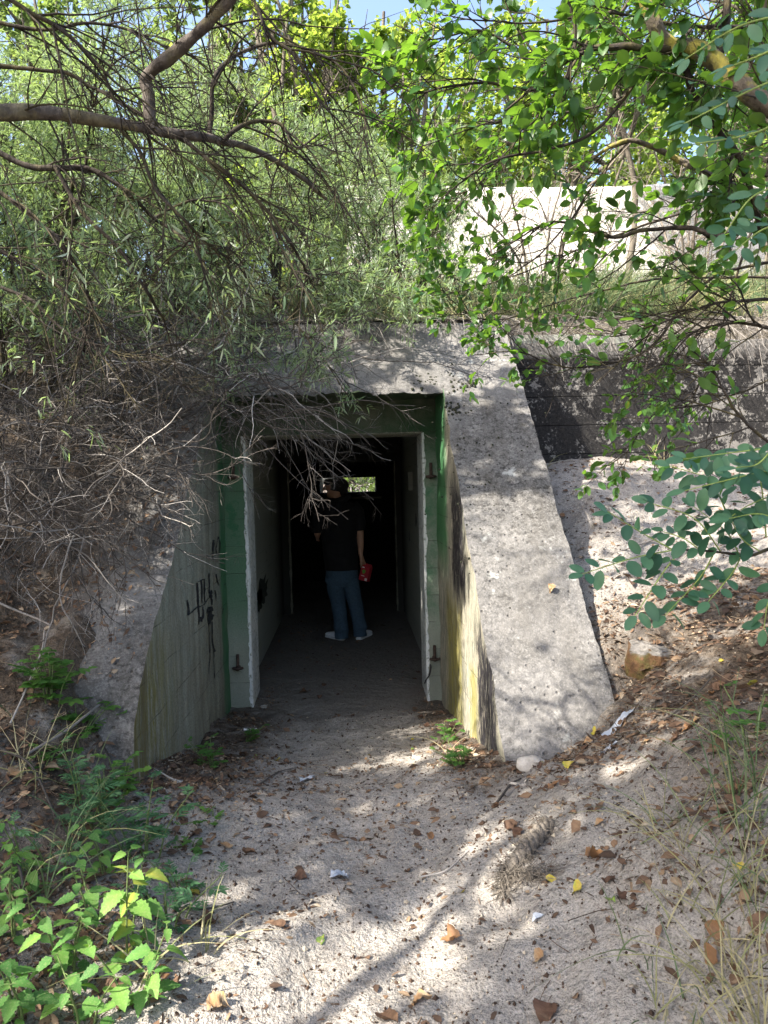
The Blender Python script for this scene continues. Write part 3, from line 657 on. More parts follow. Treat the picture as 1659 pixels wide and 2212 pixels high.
BS = [([(450, 292, 2.18), (455, 230), (468, 160), (520, 114, 2.25), (590, 93), (655, 100, 2.3), (725, 128), (772, 200), (805, 310)], .0075, .002),
      ([(482, 303, 2.2), (520, 270), (570, 257, 2.25), (610, 268), (642, 316), (690, 286)], .008, .0025),
      ([(-70, 295, 2.3), (0, 320), (60, 345), (110, 356), (180, 360, 2.35), (240, 390), (290, 430), (335, 474, 2.5), (400, 510), (450, 545)], .011, .004),
      ([(-60, 392, 2.4), (0, 405), (60, 452), (100, 492), (150, 550), (192, 650, 2.6), (215, 740)], .0095, .0025),
      ([(332, 472, 2.5), (400, 430), (470, 428), (510, 452), (545, 512)], .005, .002),
      ([(-50, 526, 2.6), (0, 540), (80, 590), (130, 622), (175, 700), (205, 800)], .008, .0025),
      ([(-50, -40, 1.9), (60, 20), (150, 82), (240, 168), (335, 236)], .007, .002),
      ([(-40, 136, 2.1), (120, 150), (200, 190), (305, 246), (400, 300)], .007, .002),
      ([(-30, 40, 2.2), (90, 60), (200, 50), (330, 90), (430, 170)], .006, .002),
      ([(540, -40, 2.0), (575, 60), (640, 120), (690, 210), (760, 290)], .006, .002),
      ([(250, 265, 2.06), (300, 330), (340, 420), (420, 500), (500, 560, 2.5)], .006, .002),
      ([(120, 356, 2.3), (170, 450), (260, 540), (330, 650), (370, 740, 2.9)], .007, .002),
      ([(380, 292, 2.1), (460, 350), (560, 430), (640, 540), (690, 640, 2.9)], .006, .002),
      ([(0, 620, 2.9), (70, 650), (150, 720), (260, 760), (380, 780)], .008, .002)]
PB, RB = limbs_to(A, [(px_path(p), a_, b_) for p, a_, b_ in BS], sides=6)
PP = np.concatenate([PA, PB]); RR = np.concatenate([RA, RB])
P1, R1 = grow(PP, RR, 10, (.25, .7), (.4, 1.0), .0032, 9, (.05, .97), .10, (.05, .15, -.45), .9, (.12, .18, -.25))
P2, R2 = grow(P1, R1, 4.6, (.12, .34), (.5, 1.1), .0018, 6, (.1, .95), .12, (0, .05, -.2), .6)
P3, R3 = grow(P2, R2, 1.6, (.04, .12), (.6, 1.2), .0011, 4, (.1, .95), .1, (0, 0, -.1), .4)
for p, r, k in ((P1, R1, 5), (P2, R2, 4), (P3, R3, 3)):
    V, Q = tubes(p, r, k); A.add(V, Q=Q, tint=np.repeat(rng.uniform(.05, .5, len(p)), p.shape[1] * k))
A.make('twigs', M['bark_brown'], t1)
A = Acc()
p, d = leaf_spots(P2, 3.0, (.35, 1)); k = rng.random(len(p)) < sstep(.15, .6, vnoise(p, 2.2, 77) + .22); p, d = p[k], d[k]
put_leaves(A, p, d, rng.uniform(.035, .062, len(p)), rng.uniform(.005, .009, len(p)), T_LANCE4, None, .25)
A.make('foliage', M['buckthorn'], t1)

# ------------------------------------------------------------------ shrubs and trees grown from stems
def shrub(base, label, h, spread, nst, mat_l, lean=(0, 0), leafL=(.04, .07), leafW=.16, dens=1.0, group=None, name='sea_buckthorn_shrub', cat='shrub', bm='bark_brown', tm=T_LANCE, extra=None, twist=.9, l2=8, per=10.5, lmin=.25):
    bz = base[2]; root = empty(name, base, label, cat, group)
    A = Acc(); st = []
    for k in range(nst):
        a = rng.uniform(0, 2 * math.pi); q = rng.uniform(.2, 1) * spread
        e = np.array([math.cos(a) * q + lean[0], math.sin(a) * q + lean[1], h * rng.uniform(.6, 1.0)])
        b = np.array(base) + np.array([math.cos(a) * .12, math.sin(a) * .12, -.15])
        m = b + e * np.array([.35, .35, .55]) + rng.normal(size=3) * .12
        st.append(([b, m, np.array(base) + e * .85 + rng.normal(size=3) * .08, np.array(base) + e + (e[0] * .2, e[1] * .2, -.1)], .012 + .008 * h / 3, .004))
    if extra: st += extra
    P0, R0 = limbs_to(A, st, n=18, sides=6)
    A.make('stems', M[bm], root)
    A = Acc()
    P1, R1 = grow(P0, R0, 15 * dens, (.35, .9), (.4, 1.1), .005, 8, (lmin, 1.0), .1, (0, 0, -.25), .8)
    P2, R2 = grow(P1, R1, l2, (.14, .38), (.4, 1.1), .0025, 5, (.1, 1), .1, (0, 0, -.15), .5)
    for p, r, k in ((P1, R1, 4), (P2, R2, 3)):
        V, Q = tubes(p, r, k); A.add(V, Q=Q)
    A.make('twigs', M[bm], root)
    A = Acc(); p, d = leaf_spots(np.concatenate([P2]), per, (.15, 1), (.5, 1.3), (0, 0, .05))
    put_leaves(A, p, d, rng.uniform(*leafL, len(p)), leafL[1] * leafW * .78 * rng.uniform(.75, 1.2, len(p)), tm, None, .25, None, twist)
    A.make('foliage', M[mat_l], root); return root
def gz(x, y): return float(ground_h(x, y, False)) if (y < 5.9) else float(hill_h(x, y))
def at(x, y): return (x, y, gz(x, y))
drape = [([(-.9, 6.0, 3.0), (-.6, 5.4, 3.15), (-.35, 5.0, 2.85), (-.12, 4.75, 2.50), (.02, 4.65, 2.28)], .011, .004),
         ([(-.5, 6.1, 3.0), (-.2, 5.6, 3.35), (.2, 5.2, 3.15), (.45, 5.0, 2.95)], .010, .003),
         ([(-1.1, 5.9, 3.0), (-.95, 5.2, 3.0), (-.75, 4.8, 2.72), (-.5, 4.6, 2.5)], .010, .003)]
shrub(at(-.7, 6.2), 'leafy sea buckthorn drooping over the lintel of the doorway', 2.2, 1.0, 7, 'buckthorn', (.05, -.35), (.05, .085), .15, 1.1, 'sea buckthorns on the bank', extra=drape, lmin=.2)
shrub(at(-2.3, 5.3), 'dense sea buckthorn on the bank left of the doorway above the dead twigs', 2.4, 1.2, 10, 'buckthorn', (.2, -.3), (.05, .08), .15, 1.1, 'sea buckthorns on the bank')
shrub(at(-1.5, 7.2), 'tall sea buckthorn standing on the roof behind the drooping one', 3.0, 1.3, 10, 'buckthorn', (0, 0), (.05, .08), .15, 1.0, 'sea buckthorns on the bank')
shrub(at(.35, 8.2), 'loose grey green sea buckthorn left of the pale concrete block', 2.0, 1.2, 8, 'buckthorn', (0, -.2), (.05, .08), .14, .9, 'sea buckthorns on the bank')
shrub(at(-2.2, 4.75), 'low sea buckthorn on the bank straight above the tangle of dead twigs', 1.5, .9, 9, 'buckthorn', (.1, -.1), (.05, .08), .15, 1.0, 'sea buckthorns on the bank', lmin=.08)
shrub(at(-3.3, 5.0), 'low leafy sea buckthorn on the bank at the left edge', 1.7, 1.0, 9, 'buckthorn', (.1, -.1), (.05, .08), .15, 1.0, 'sea buckthorns on the bank', lmin=.08)
shrub(at(-1.35, 5.95), 'low sea buckthorn at the roof edge left of the drooping one', 1.4, .8, 8, 'buckthorn', (.1, -.2), (.05, .08), .15, 1.0, 'sea buckthorns on the bank', lmin=.08)
shrub(at(.55, 6.6), 'low sea buckthorn on the roof above the middle of the lintel', 1.3, .8, 7, 'buckthorn', (.0, -.2), (.05, .08), .15, .9, 'sea buckthorns on the bank', lmin=.08, extra=[([(.2, 6.2, 3.0), (.35, 5.75, 3.4), (.5, 5.4, 3.15), (.55, 5.2, 2.9)], .008, .003), ([(-.05, 6.2, 3.0), (.05, 5.75, 3.5), (.2, 5.35, 3.2), (.25, 5.15, 2.95)], .008, .003), ([(.6, 6.2, 3.0), (.8, 5.8, 3.4), (.95, 5.5, 3.15)], .007, .003)])
shrub(at(1.9, 6.9), 'dry brushwood with few leaves on the bank above the black wall', 1.3, .9, 8, 'buckthorn', (0, -.3), (.04, .06), .2, .8, 'dry brushwood on the bank', lmin=.1, per=.6, l2=6, name='brushwood', bm='bark_dry')
shrub(at(3.6, 7.3), 'dry brushwood with few leaves on the right part of the bank', 1.7, 1.0, 8, 'buckthorn', (0, -.3), (.04, .06), .2, .8, 'dry brushwood on the bank', lmin=.1, per=.6, l2=6, name='brushwood', bm='bark_dry')
shrub(at(-3.9, 7.0), 'tall sea buckthorn far up the bank at the left edge', 3.3, 1.5, 10, 'buckthorn', (0, 0), (.05, .085), .15, 1.0, 'sea buckthorns on the bank')
shrub(at(-2.6, 9.4), 'big sea buckthorn against the sky behind the left shrubs', 4.2, 1.7, 11, 'buckthorn', (0, 0), (.06, .10), .16, .9, 'sea buckthorns on the bank')

# dead twig thicket hanging over the left wing wall and part of the doorway
def dead(label, base, stems, seeds, cnt, sl=1.0):
    root = empty('dead_shrub', base, label, 'dead shrub', 'dead shrubs left of the doorway')
    A = Acc(); P0, R0 = limbs_to(A, [(px_path(p), a_, b_) for p, a_, b_ in stems], n=14, sides=7, tint=.3)
    A.make('stems', M['dead'], root); A = Acc()
    sp, sd, sq = [], [], []
    for (x0, x1, y0_, y1, d0, d1, n, dx, dz) in seeds:
        for k in range(n):
            sp.append(at_y(rng.uniform(x0, x1), rng.uniform(y0_, y1), rng.uniform(d0, d1)))
            sd.append((dx + rng.normal() * .75, -.25 + rng.normal() * .45, dz + rng.normal() * .65)); sq.append(sl * rng.uniform(.3, .8))
    PS = integrate(np.array(sp), norm(np.array(sd)), np.array(sq), 14, .14, (.05, 0, -.45), 1.3)
    RS = np.full((len(PS), 1), .0042) * np.linspace(1, .45, 14)[None]
    P1, R1 = grow(np.concatenate([P0, PS]), np.concatenate([R0, RS]), cnt * .8, (.12, .42), (.4, 1.2), .0019, 8, (.1, .98), .13, (.08, 0, -.35), 1.1, (.08, -.05, -.05))
    P2, R2 = grow(P1, R1, 3.0, (.06, .2), (.5, 1.2), .0012, 5, (.15, .95), .1, (.05, 0, -.35), .6)
    P3, R3 = grow(P2, R2, 1.2, (.03, .09), (.5, 1.1), .0011, 3, (.2, .95), .08, (0, 0, -.2), .3)
    for p, r, k, lo in ((PS, RS, 5, .2), (P1, R1, 4, .3), (P2, R2, 3, .35), (P3, R3, 3, .5)):
        tn = np.repeat(np.where(rng.random(len(p)) < .78, rng.uniform(0, .33, len(p)), rng.uniform(.4, .9, len(p)))[:, None], p.shape[1], 1) + np.linspace(0, .22, p.shape[1])[None]
        V, Q = tubes(p, r, k); A.add(V, Q=Q, tint=np.repeat(np.clip(tn, 0, 1).ravel(), k))
    A.make('twigs', M['dead'], root)
dead('big tangle of bare dead twigs lying over the left wing wall', at(-2.1, 4.4),
     [([(60, 1010, 4.1), (105, 950), (160, 905), (230, 850, 4.2), (312, 762, 4.4), (400, 740)], .017, .007), ([(-40, 860, 4.4), (40, 890), (90, 930), (110, 960)], .02, .012),
      ([(100, 1100, 3.9), (140, 1000), (150, 900, 4.2), (130, 800)], .010, .005), ([(0, 760, 4.6), (100, 790), (220, 780), (330, 830), (420, 900)], .010, .004)],
     [(-40, 260, 700, 900, 3.9, 4.9, 62, .3, .1), (150, 470, 700, 880, 4.2, 5.1, 64, .4, .1), (-40, 160, 850, 1080, 3.5, 4.3, 58, .3, -.05), (-60, 250, 980, 1180, 3.2, 3.7, 60, .3, .0), (180, 360, 900, 1080, 3.6, 4.2, 40, .3, -.05)], 8)
dead('spray of bare grey dead twigs hanging across the top left of the doorway', at(-1.75, 5.3),
     [([(370, 905, 4.45), (430, 884), (482, 812, 4.7), (500, 770)], .012, .006), ([(230, 920, 4.4), (300, 915), (360, 905), (430, 870)], .009, .006), ([(330, 800, 4.8), (450, 775), (540, 790), (620, 850, 4.5), (680, 920)], .007, .003)],
     [(360, 520, 770, 900, 4.3, 4.9, 34, .8, .0), (500, 640, 790, 880, 4.35, 4.7, 26, .8, -.2), (600, 760, 760, 850, 4.5, 4.9, 12, .8, -.1)], 7, 1.45)

# ------------------------------------------------------------------ oval leaved tree on the right
t2 = empty('buckthorn_tree', (2.3, 1.9, float(ground_h(2.3, 1.9))), 'oval leaved tree on the right with yellow lichen on its thick crooked limb', 'tree')
A = Acc(); g0 = float(ground_h(2.3, 1.9)); e0 = at_y(1800, 330, 2.2)
limbs_to(A, [([(2.3, 1.9, g0 - .2), (2.25, 1.95, 1.6), (2.0, 2.05, 2.4), e0], .075, .036)], sides=12); A.make('trunk', M['bark_lichen'], t2)
A = Acc()
PA, RA = limbs_to(A, [(px_path([(1800, 330, 2.2), (1659, 225), (1600, 170), (1560, 128, 2.25), (1500, 104, 2.3), (1448, 100, 2.35), (1420, 70), (1395, 10), (1370, -80)]), .034, .021),
    (px_path([(1760, 530, 2.6), (1660, 455), (1600, 415), (1520, 375), (1440, 335, 2.7), (1362, 303), (1300, 330, 2.8), (1240, 392)]), .021, .004)], sides=10)
A.make('limb', M['bark_lichen'], t2)
A = Acc()
BS = [([(1470, 105, 2.34), (1400, 106), (1320, 103), (1262, 110), (1200, 150, 2.4), (1140, 200), (1095, 238)], .013, .003), ([(1450, 112, 2.36), (1482, 150), (1500, 200), (1550, 290, 2.5), (1590, 330), (1622, 400), (1642, 480)], .012, .010),
      ([(1760, 475, 2.4), (1659, 486), (1600, 496), (1540, 506), (1500, 490), (1440, 492, 2.5), (1380, 500), (1330, 512), (1270, 498), (1200, 482, 2.7), (1120, 520), (1050, 560)], .012, .002),
      ([(1564, -60, 2.3), (1560, 60), (1552, 118)], .013, .013), ([(1205, -60, 2.5), (1236, 20), (1246, 60), (1240, 112), (1228, 165)], .010, .005),
      ([(1232, 190, 2.6), (1130, 192), (1050, 184), (960, 192), (900, 202), (840, 180)], .007, .002), ([(1760, 1000, 2.3), (1659, 948), (1600, 902), (1570, 862), (1530, 790), (1478, 738)], .007, .002),
      ([(1700, 560, 3.0), (1560, 590), (1480, 660), (1400, 756), (1300, 786), (1200, 790), (1110, 764), (1030, 772)], .008, .002), ([(1700, 800, 3.0), (1540, 868), (1480, 880), (1400, 905), (1352, 980), (1312, 1012)], .005, .002),
      ([(1720, 640, 2.6), (1560, 652), (1450, 690), (1340, 722), (1260, 720)], .007, .002), ([(1362, 305, 2.75), (1280, 400), (1230, 480), (1160, 560), (1080, 610, 3.0)], .005, .002),
      ([(1700, 40, 2.5), (1500, 60), (1300, 30), (1100, 50), (960, 40)], .007, .002), ([(1420, 110, 2.4), (1360, 200), (1280, 290), (1180, 330), (1060, 350), (960, 420, 2.9)], .007, .002),
      ([(1700, 720, 2.4), (1600, 700), (1500, 720), (1430, 800)], .006, .002), ([(1240, 110, 2.55), (1140, 110), (1040, 70), (940, 90), (860, 60)], .006, .002), ([(1720, 420, 3.2), (1500, 450), (1300, 520, 3.4), (1100, 600), (950, 640)], .008, .002), ([(1720, 600, 3.4), (1450, 600), (1250, 640), (1050, 690), (940, 620)], .007, .002), ([(1320, 20, 3.0), (1200, 200), (1100, 330, 3.3), (1000, 430), (930, 500)], .007, .002), ([(1500, 60, 3.0), (1400, 180), (1250, 240, 3.3), (1050, 270), (880, 330)], .007, .002), ([(1700, 300, 3.0), (1600, 560), (1540, 760, 3.2), (1500, 850)], .008, .003)]
PB, RB = limbs_to(A, [(px_path(p), a_, b_) for p, a_, b_ in BS], sides=6)
PP = np.concatenate([PA, PB]); RR = np.concatenate([RA, RB])
P1, R1 = grow(PP, RR, 13, (.22, .6), (.4, 1.1), .003, 8, (.1, 1), .12, (-.1, 0, -.25), .8, (-.15, 0.1, -.05))
P2, R2 = grow(P1, R1, 5, (.08, .22), (.5, 1.1), .0018, 5, (.15, 1), .12, (0, 0, -.1), .5)
for p, r, k in ((P1, R1, 5), (P2, R2, 4)):
    V, Q = tubes(p, r, k); A.add(V, Q=Q)
A.make('twigs', M['bark_brown'], t2)
A = Acc(); pe = np.concatenate([P1[:, -5:], P2])
p, d = leaf_spots(pe, 3.6, (.3, 1), (.3, 1.0), (0, 0, -.05)); k = rng.random(len(p)) < sstep(-.5, .2, vnoise(p, 1.9, 78) + .1); p, d = p[k], d[k]
L = rng.uniform(.026, .056, len(p)) * np.where(p[:, 1] < 2.75, 1.18, .9); put_leaves(A, p, d, L, L * rng.uniform(.50, .68, len(p)), T_OVAL, None, .2, None, .8)
# leafy sprays at the ends of the lower branches
ends = np.stack([PB[i][-9:] for i in (6, 7, 8, 9, 13, 2)]); p, d = leaf_spots(ends, 16, (0, 1), (.3, 1.1), (-.2, -.1, 0))
L = rng.uniform(.035, .06, len(p)); put_leaves(A, p + rng.normal(size=p.shape) * .02, d, L, L * .55, T_OVAL, None, .2, rng.uniform(.5, .95, len(p)), .8)
A.make('foliage', M['oval'], t2)

# ------------------------------------------------------------------ false acacia sprays close on the right
t3 = empty('robinia_sapling', (1.15, 1.15, float(ground_h(1.15, 1.15))), 'blue green false acacia sapling with round paired leaflets close at the right edge', 'sapling')
A = Acc(); g0 = float(ground_h(1.15, 1.15))
q = at_y(1720, 1170, 1.35); u = at_y(1760, 260, 1.0)
limbs_to(A, [([(1.15, 1.15, g0 - .1), (1.12, 1.2, 1.1), q + (.15, 0, .05), (1.05, 1.1, 2.0), u + (.05, 0, .3)], .009, .004), ([q + (.15, 0, .05), q] + px_path([(1659, 1186, 1.35), (1602, 1206), (1520, 1194), (1452, 1187)]), .0045, .002),
            ([(1.06, 1.1, 1.9), u] + px_path([(1659, 380, 1.0)]), .004, .003)], sides=7)
A.make('stem', M['bark_brown'], t3)
SA, SL_ = Acc(), Acc()
def spray(pts, n, ll, y=None):
    P = rs(smooth_path(px_path(pts), 8), 40); V, Q = tubes(P[None], np.linspace(.0015, .0008, 40)[None], 5); SA.add(V, Q=Q)
    T = norm(np.gradient(P, axis=0)); toc = norm(CAM - P); up = norm(toc * .75 + np.array([0, 0, .8]))
    for k in range(n):
        i = int((k + .7) / n * 38); s_ = norm(np.cross(T[i], up[i]))
        for sg in (-1, 1):
            d = sg * s_ * 1.0 + T[i] * .45 + rng.normal(size=3) * .34 + np.array([0, 0, -.15])
            l_ = ll * rng.uniform(.72, 1.2) * (1 - .25 * k / n); j = min(39, i + rng.integers(0, 2))
            put_leaves(SL_, (P[j] + norm(d) * .004)[None], d[None], l_, l_ * rng.uniform(.48, .56), T_LEAFLET, up[i][None], .16, np.array([rng.uniform(.0, 1)]), .75)
    put_leaves(SL_, P[-1][None], T[-1][None], ll * .8, ll * .42, T_LEAFLET, up[-1][None], .05, np.array([.8]), .3)
for pts, n, ll in [([(1452, 1187, 1.35), (1385, 1150), (1312, 1104, 1.3)], 4, .050), ([(1455, 1188, 1.35), (1370, 1205), (1258, 1240, 1.28)], 6, .044), ([(1520, 1194, 1.35), (1480, 1165), (1432, 1148, 1.4)], 4, .040),
                   ([(1540, 1200, 1.35), (1510, 1250), (1436, 1330, 1.3)], 5, .047), ([(1470, 1190, 1.34), (1430, 1240), (1372, 1330, 1.3)], 5, .046), ([(1655, 1160, 1.3), (1645, 1050), (1630, 990, 1.25)], 5, .044),
                   ([(1582, 1140, 1.35), (1548, 1060), (1520, 1030), (1446, 1006, 1.4)], 8, .041), ([(1680, 966, 1.3), (1580, 978), (1476, 992, 1.3)], 7, .044), ([(1600, 1205, 1.35), (1570, 1150), (1500, 1095, 1.4)], 5, .04),
                   ([(1700, 1060, 1.3), (1620, 1090), (1560, 1130, 1.3)], 5, .043), ([(1690, 1250, 1.3), (1660, 1300), (1650, 1360, 1.3)], 4, .042), ([(1690, 1010, 1.25), (1600, 1030), (1480, 1060, 1.3)], 7, .045), ([(1640, 1190, 1.33), (1600, 1160), (1560, 1085, 1.3)], 5, .045), ([(1560, 1196, 1.35), (1500, 1120), (1400, 1085, 1.4)], 6, .044), ([(1700, 1130, 1.25), (1640, 1110), (1575, 1120, 1.25)], 5, .046), ([(1600, 1204, 1.34), (1580, 1240), (1530, 1300, 1.3)], 4, .046), ([(1690, 940, 1.2), (1640, 1000), (1590, 1010, 1.2)], 5, .045),
                   ([(1700, 160, .95), (1600, 205), (1476, 268, .95)], 8, .028), ([(1700, 255, .95), (1620, 290), (1495, 312, .95)], 6, .027), ([(1690, 30, .95), (1590, 60), (1480, 128, 1.0)], 7, .028), ([(1680, 400, 1.0), (1620, 430), (1565, 505, 1.0)], 5, .030),
                   ([(1700, 90, .9), (1640, 120), (1560, 150, .95)], 5, .028), ([(1690, 480, 1.0), (1640, 500), (1590, 540, 1.0)], 4, .03)]:
    spray(pts, n, ll)
SA.make('stalks', M['petiole'], t3); SL_.make('foliage', M['robinia'], t3)
# ------------------------------------------------------------------ background and shading trees
def bigtree(base, label, h, crown, cr, nlimb, mat, leafL, per, group, name='broadleaf_tree', bm='bark_far', tm=T_OVAL3, c1=9, c2=5, z0=.35, tk=1.0, clump=None):
    """crown: offset of the crown centre; cr: radii"""
    root = empty(name, base, label, 'tree', group); b = np.array(base)
    cc = b + np.array(crown); A = Acc()
    tr = [([b - (0, 0, .2), b + (cc - b) * .35 + rng.normal(size=3) * .12, b + (cc - b) * .7 + rng.normal(size=3) * .12, cc + (0, 0, cr[2] * .5)], .018 * h * tk + .02 * tk, .03 * tk)]
    limbs_to(A, tr, n=20, sides=8); A.make('trunk', M[bm], root)
    A = Acc(); L = []
    for k in range(nlimb):
        u = norm(rng.normal(size=3)); u[2] = u[2] * .9
        e = cc + u * np.array(cr) * rng.uniform(.6, .95); s_ = b + (cc - b) * rng.uniform(z0, 1.0)
        L.append(([s_, (s_ + e) / 2 + rng.normal(size=3) * .15 + (0, 0, .15), e], .008 * h, .006))
    P0, R0 = limbs_to(A, L, n=14, sides=5)
    P1, R1 = grow(P0, R0, c1, (.35 * cr[0] * .5, .9 * cr[0] * .5), (.4, 1.1), .010, 7, (.25, 1), .12, (0, 0, -.1), .6)
    P2, R2 = grow(P1, R1, c2, (.25, .6), (.4, 1.2), .005, 4, (.15, 1), .12, (0, 0, -.15), .5)
    for p, r, k in ((P1, R1, 4), (P2, R2, 3)):
        V, Q = tubes(p, r, k); A.add(V, Q=Q)
    A.make('limbs', M[bm], root)
    A = Acc(); p, d = leaf_spots(P2, per, (.1, 1), (.4, 1.2), (0, 0, -.1))
    if clump is not None: k = vnoise(p, .95, 5) + .5 * vnoise(p, 2.1, 6) > clump; p, d = p[k], d[k]
    Lq = rng.uniform(*leafL, len(p)); put_leaves(A, p, d, Lq, Lq * (.62 if tm is T_OVAL3 else .16), tm, None, .2)
    A.make('foliage', M[mat], root); return root
gb = 'trees behind the bunker'
for x, y, h, cr, mt, lb in [(-.9, 14.6, 13.5, (2.4, 1.6, 4.8), 'fartree', 'yellow green tree between the sea buckthorns and the pale block'), (1.0, 15.5, 13, (2.9, 2.2, 5.0), 'fartree', 'bright green tree straight above the middle of the pale block'), (4.8, 16.5, 13.5, (3.0, 2.2, 5.2), 'fartree', 'bright green tree behind the right half of the pale block'),
                            (8.8, 15.5, 13, (3.0, 2.4, 5.2), 'fartree', 'broad green tree at the right behind the lichen covered limb'), (-6.0, 16.0, 13.5, (2.6, 2.2, 5.2), 'farpale', 'pale green tree far back at the left'), (-2.8, 17.0, 15.5, (2.8, 2.2, 5.8), 'farpale', 'pale green tree behind the tall sea buckthorns'),
                            (2.8, 21.0, 16, (3.6, 2.6, 5.0), 'fartree', 'tallest tree in the distance over the pale block'),
                            (8.6, 21.5, 16, (3.6, 2.6, 5.2), 'fartree', 'distant tall tree in the upper right corner')]:
    b = (x, y, float(ground_h(x, y, False))); bigtree(b, lb, h, (0, 0, h * .68), cr, 34, mt, (.09, .15), 8.0, gb, c1=11, c2=7, clump=-.45)
for x, y, h, cr, lb in [(5.0, 8.2, 4.6, (1.7, 1.4, 1.9), 'green tree on the bank to the right of the pale block'), (7.6, 10.5, 6.0, (2.0, 1.6, 2.4), 'green tree on the far right of the bank'), (3.9, 9.9, 5.2, (1.6, 1.0, 1.3), 'slim green tree on the bank in front of the pale block')]:
    bigtree(at(x, y), lb, h, (0, 0, h * .68), cr, 16, 'oval', (.05, .085), 6, 'trees on the bank', c1=10, c2=6, z0=.5, tk=.5)
for x, y, h, lb in [(-1.4, 16.3, 2.6, 'sunlit yellow green bush seen in the left of the embrasure'), (.9, 15.6, 2.3, 'sunlit green bush seen through the right of the embrasure'), (.1, 18.0, 2.8, 'pale bush seen through the middle of the embrasure')]:
    z = float(ground_h(x, y, False)); bigtree((x, y, z), lb, h, (0, 0, h * .5), (1.1, .8, 1.1), 9, 'farpale', (.06, .10), 4, 'bushes behind the bunker', 'bush', c1=7)
# trees beside and behind the photographer that throw the broken shade
gs = 'trees shading the path'
for bx, by, cx_, cy_, cz_, r_, cl, lb in [(-5.2, .4, -4.6, .3, 5.4, 1.9, .3, 'tall shade tree left of the path beside the camera'), (-3.6, -.9, -2.4, .4, 5.6, 1.6, .12, 'shade tree leaning over the path beside the camera'), (-3.9, 3.2, -1.75, 2.85, 5.5, 1.8, -.2, 'shade tree leaning in above the overhanging sea buckthorn'),
                                      (-6.2, 2.6, -5.2, 2.2, 5.2, 1.7, -.12, 'shade tree on the left bank above the dead twigs'), (-5.0, -2.8, -4.4, -1.9, 5.6, 1.9, .5, 'tall shade tree behind the camera on the left')]:
    bz = float(ground_h(bx, by)); bigtree((bx, by, bz), lb, 6, (cx_ - bx, cy_ - by, cz_ - bz), (r_, r_, 1.0), 15, 'oval', (.08, .12), 7.5, gs, c1=11, c2=7, clump=cl)

# ------------------------------------------------------------------ grass
def blades(A, pts, L, spread, w, tint, n=7, droop=.9):
    N = len(pts); a = rng.uniform(0, 2 * math.pi, N); q = rng.uniform(.05, 1, N) * spread
    d = np.stack([np.cos(a) * q, np.sin(a) * q, np.ones(N)], -1)
    P = integrate(pts, d, np.broadcast_to(L, (N,)), n, .04, (0, 0, 0), .3)
    out = np.stack([np.cos(a), np.sin(a), -1.1 * np.ones(N)], -1)
    u = np.linspace(0, 1, n)[None, :, None] ** 2
    P = P + out[:, None] * u * (np.broadcast_to(L, (N,)) * droop * rng.uniform(.1, .6, N))[:, None, None]
    ribbons(A, P, np.broadcast_to(w, (N,))[:, None] * np.array([1, 1, .95, .85, .7, .45, .12])[None], None, tint)
A = Acc(); N = 26000
gx = rng.uniform(-3.5, 5.8, N); gy = 5.8 + rng.beta(1, 2.6, N) * 5.2
gy = np.where(gx > 1.26, np.maximum(gy, 6.1), np.maximum(gy, 5.85)); kk = vnoise(np.stack([gx, gy, 0 * gx], -1), 1.3, 5) > -.35 + .3 * rng.normal(size=N)
gx, gy = gx[kk], gy[kk]; tn = np.clip(.42 + .42 * vnoise(np.stack([gx, gy, 0 * gx], -1), .9, 6) + rng.normal(size=len(gx)) * .16, 0, 1)
blades(A, np.stack([gx, gy, hill_h(gx, gy) - .02], -1), rng.uniform(.2, .75, len(gx)), .9, .006, tn)
o = A.make('bank_grass', M['grass'], None); tag(o, 'long green and straw coloured grass on the bank above the bunker', 'grass', kind='stuff')
def tuft(px, py, label, n, L, spread, t0, t1, w=.0036, group='grass tufts on the right bank', name='grass_tuft', droop=.9, P0=None):
    p = G(px, py) if P0 is None else np.array(P0); n = max(6, int(n * .62)); root = empty(name, tuple(p), label, 'grass tuft', group); A = Acc()
    pts = p + np.c_[rng.normal(size=(n, 2)) * .035, np.zeros(n)]; pts[:, 2] = ground_h(pts[:, 0], pts[:, 1]) - .01
    blades(A, pts, rng.uniform(.5, 1, n) * L, spread, w, np.clip(rng.uniform(t0, t1, n), 0, 1), droop=droop); A.make('blades', M['grass'], root); return root
for px, py, lb, n, L, sp, a_, b_ in [
    (1640, 2190, 'straw coloured grass tuft in the bottom right corner', 70, .34, .9, .55, 1), (1560, 2090, 'dry pale grass tuft on the sunlit mound', 60, .30, 1.0, .5, 1), (1655, 1980, 'green and straw tuft at the right edge above the dry mound', 45, .42, .8, .1, .9),
    (1640, 1850, 'long blue green blades at the right edge', 34, .52, .8, .0, .5), (1600, 1760, 'tall thin green tuft leaning over the leaf litter', 30, .50, .9, .0, .6), (1500, 1880, 'sparse straw tuft in the litter right of the orange leaf', 26, .34, 1.1, .3, 1),
    (1420, 1790, 'flattened thin grass tuft left of the orange leaf', 24, .32, 1.3, .2, .8), (1655, 1640, 'thin blue green blades by the brown stone', 24, .46, .9, .0, .6), (1560, 1620, 'thin tuft between the stone and the right edge', 20, .40, 1.1, .1, .7),
    (1450, 2170, 'low mixed grass tuft at the bottom right of the rope', 34, .28, 1.2, .1, 1), (1380, 2060, 'few green blades beside the green leaf', 14, .34, 1.3, .0, .5), (1590, 1960, 'dense straw tuft above the dry mound', 40, .34, 1.0, .4, 1), (1510, 2010, 'straw tuft on the left flank of the dry mound', 30, .26, 1.0, .45, 1)]:
    tuft(px, py, lb, n, L, sp, a_, b_)
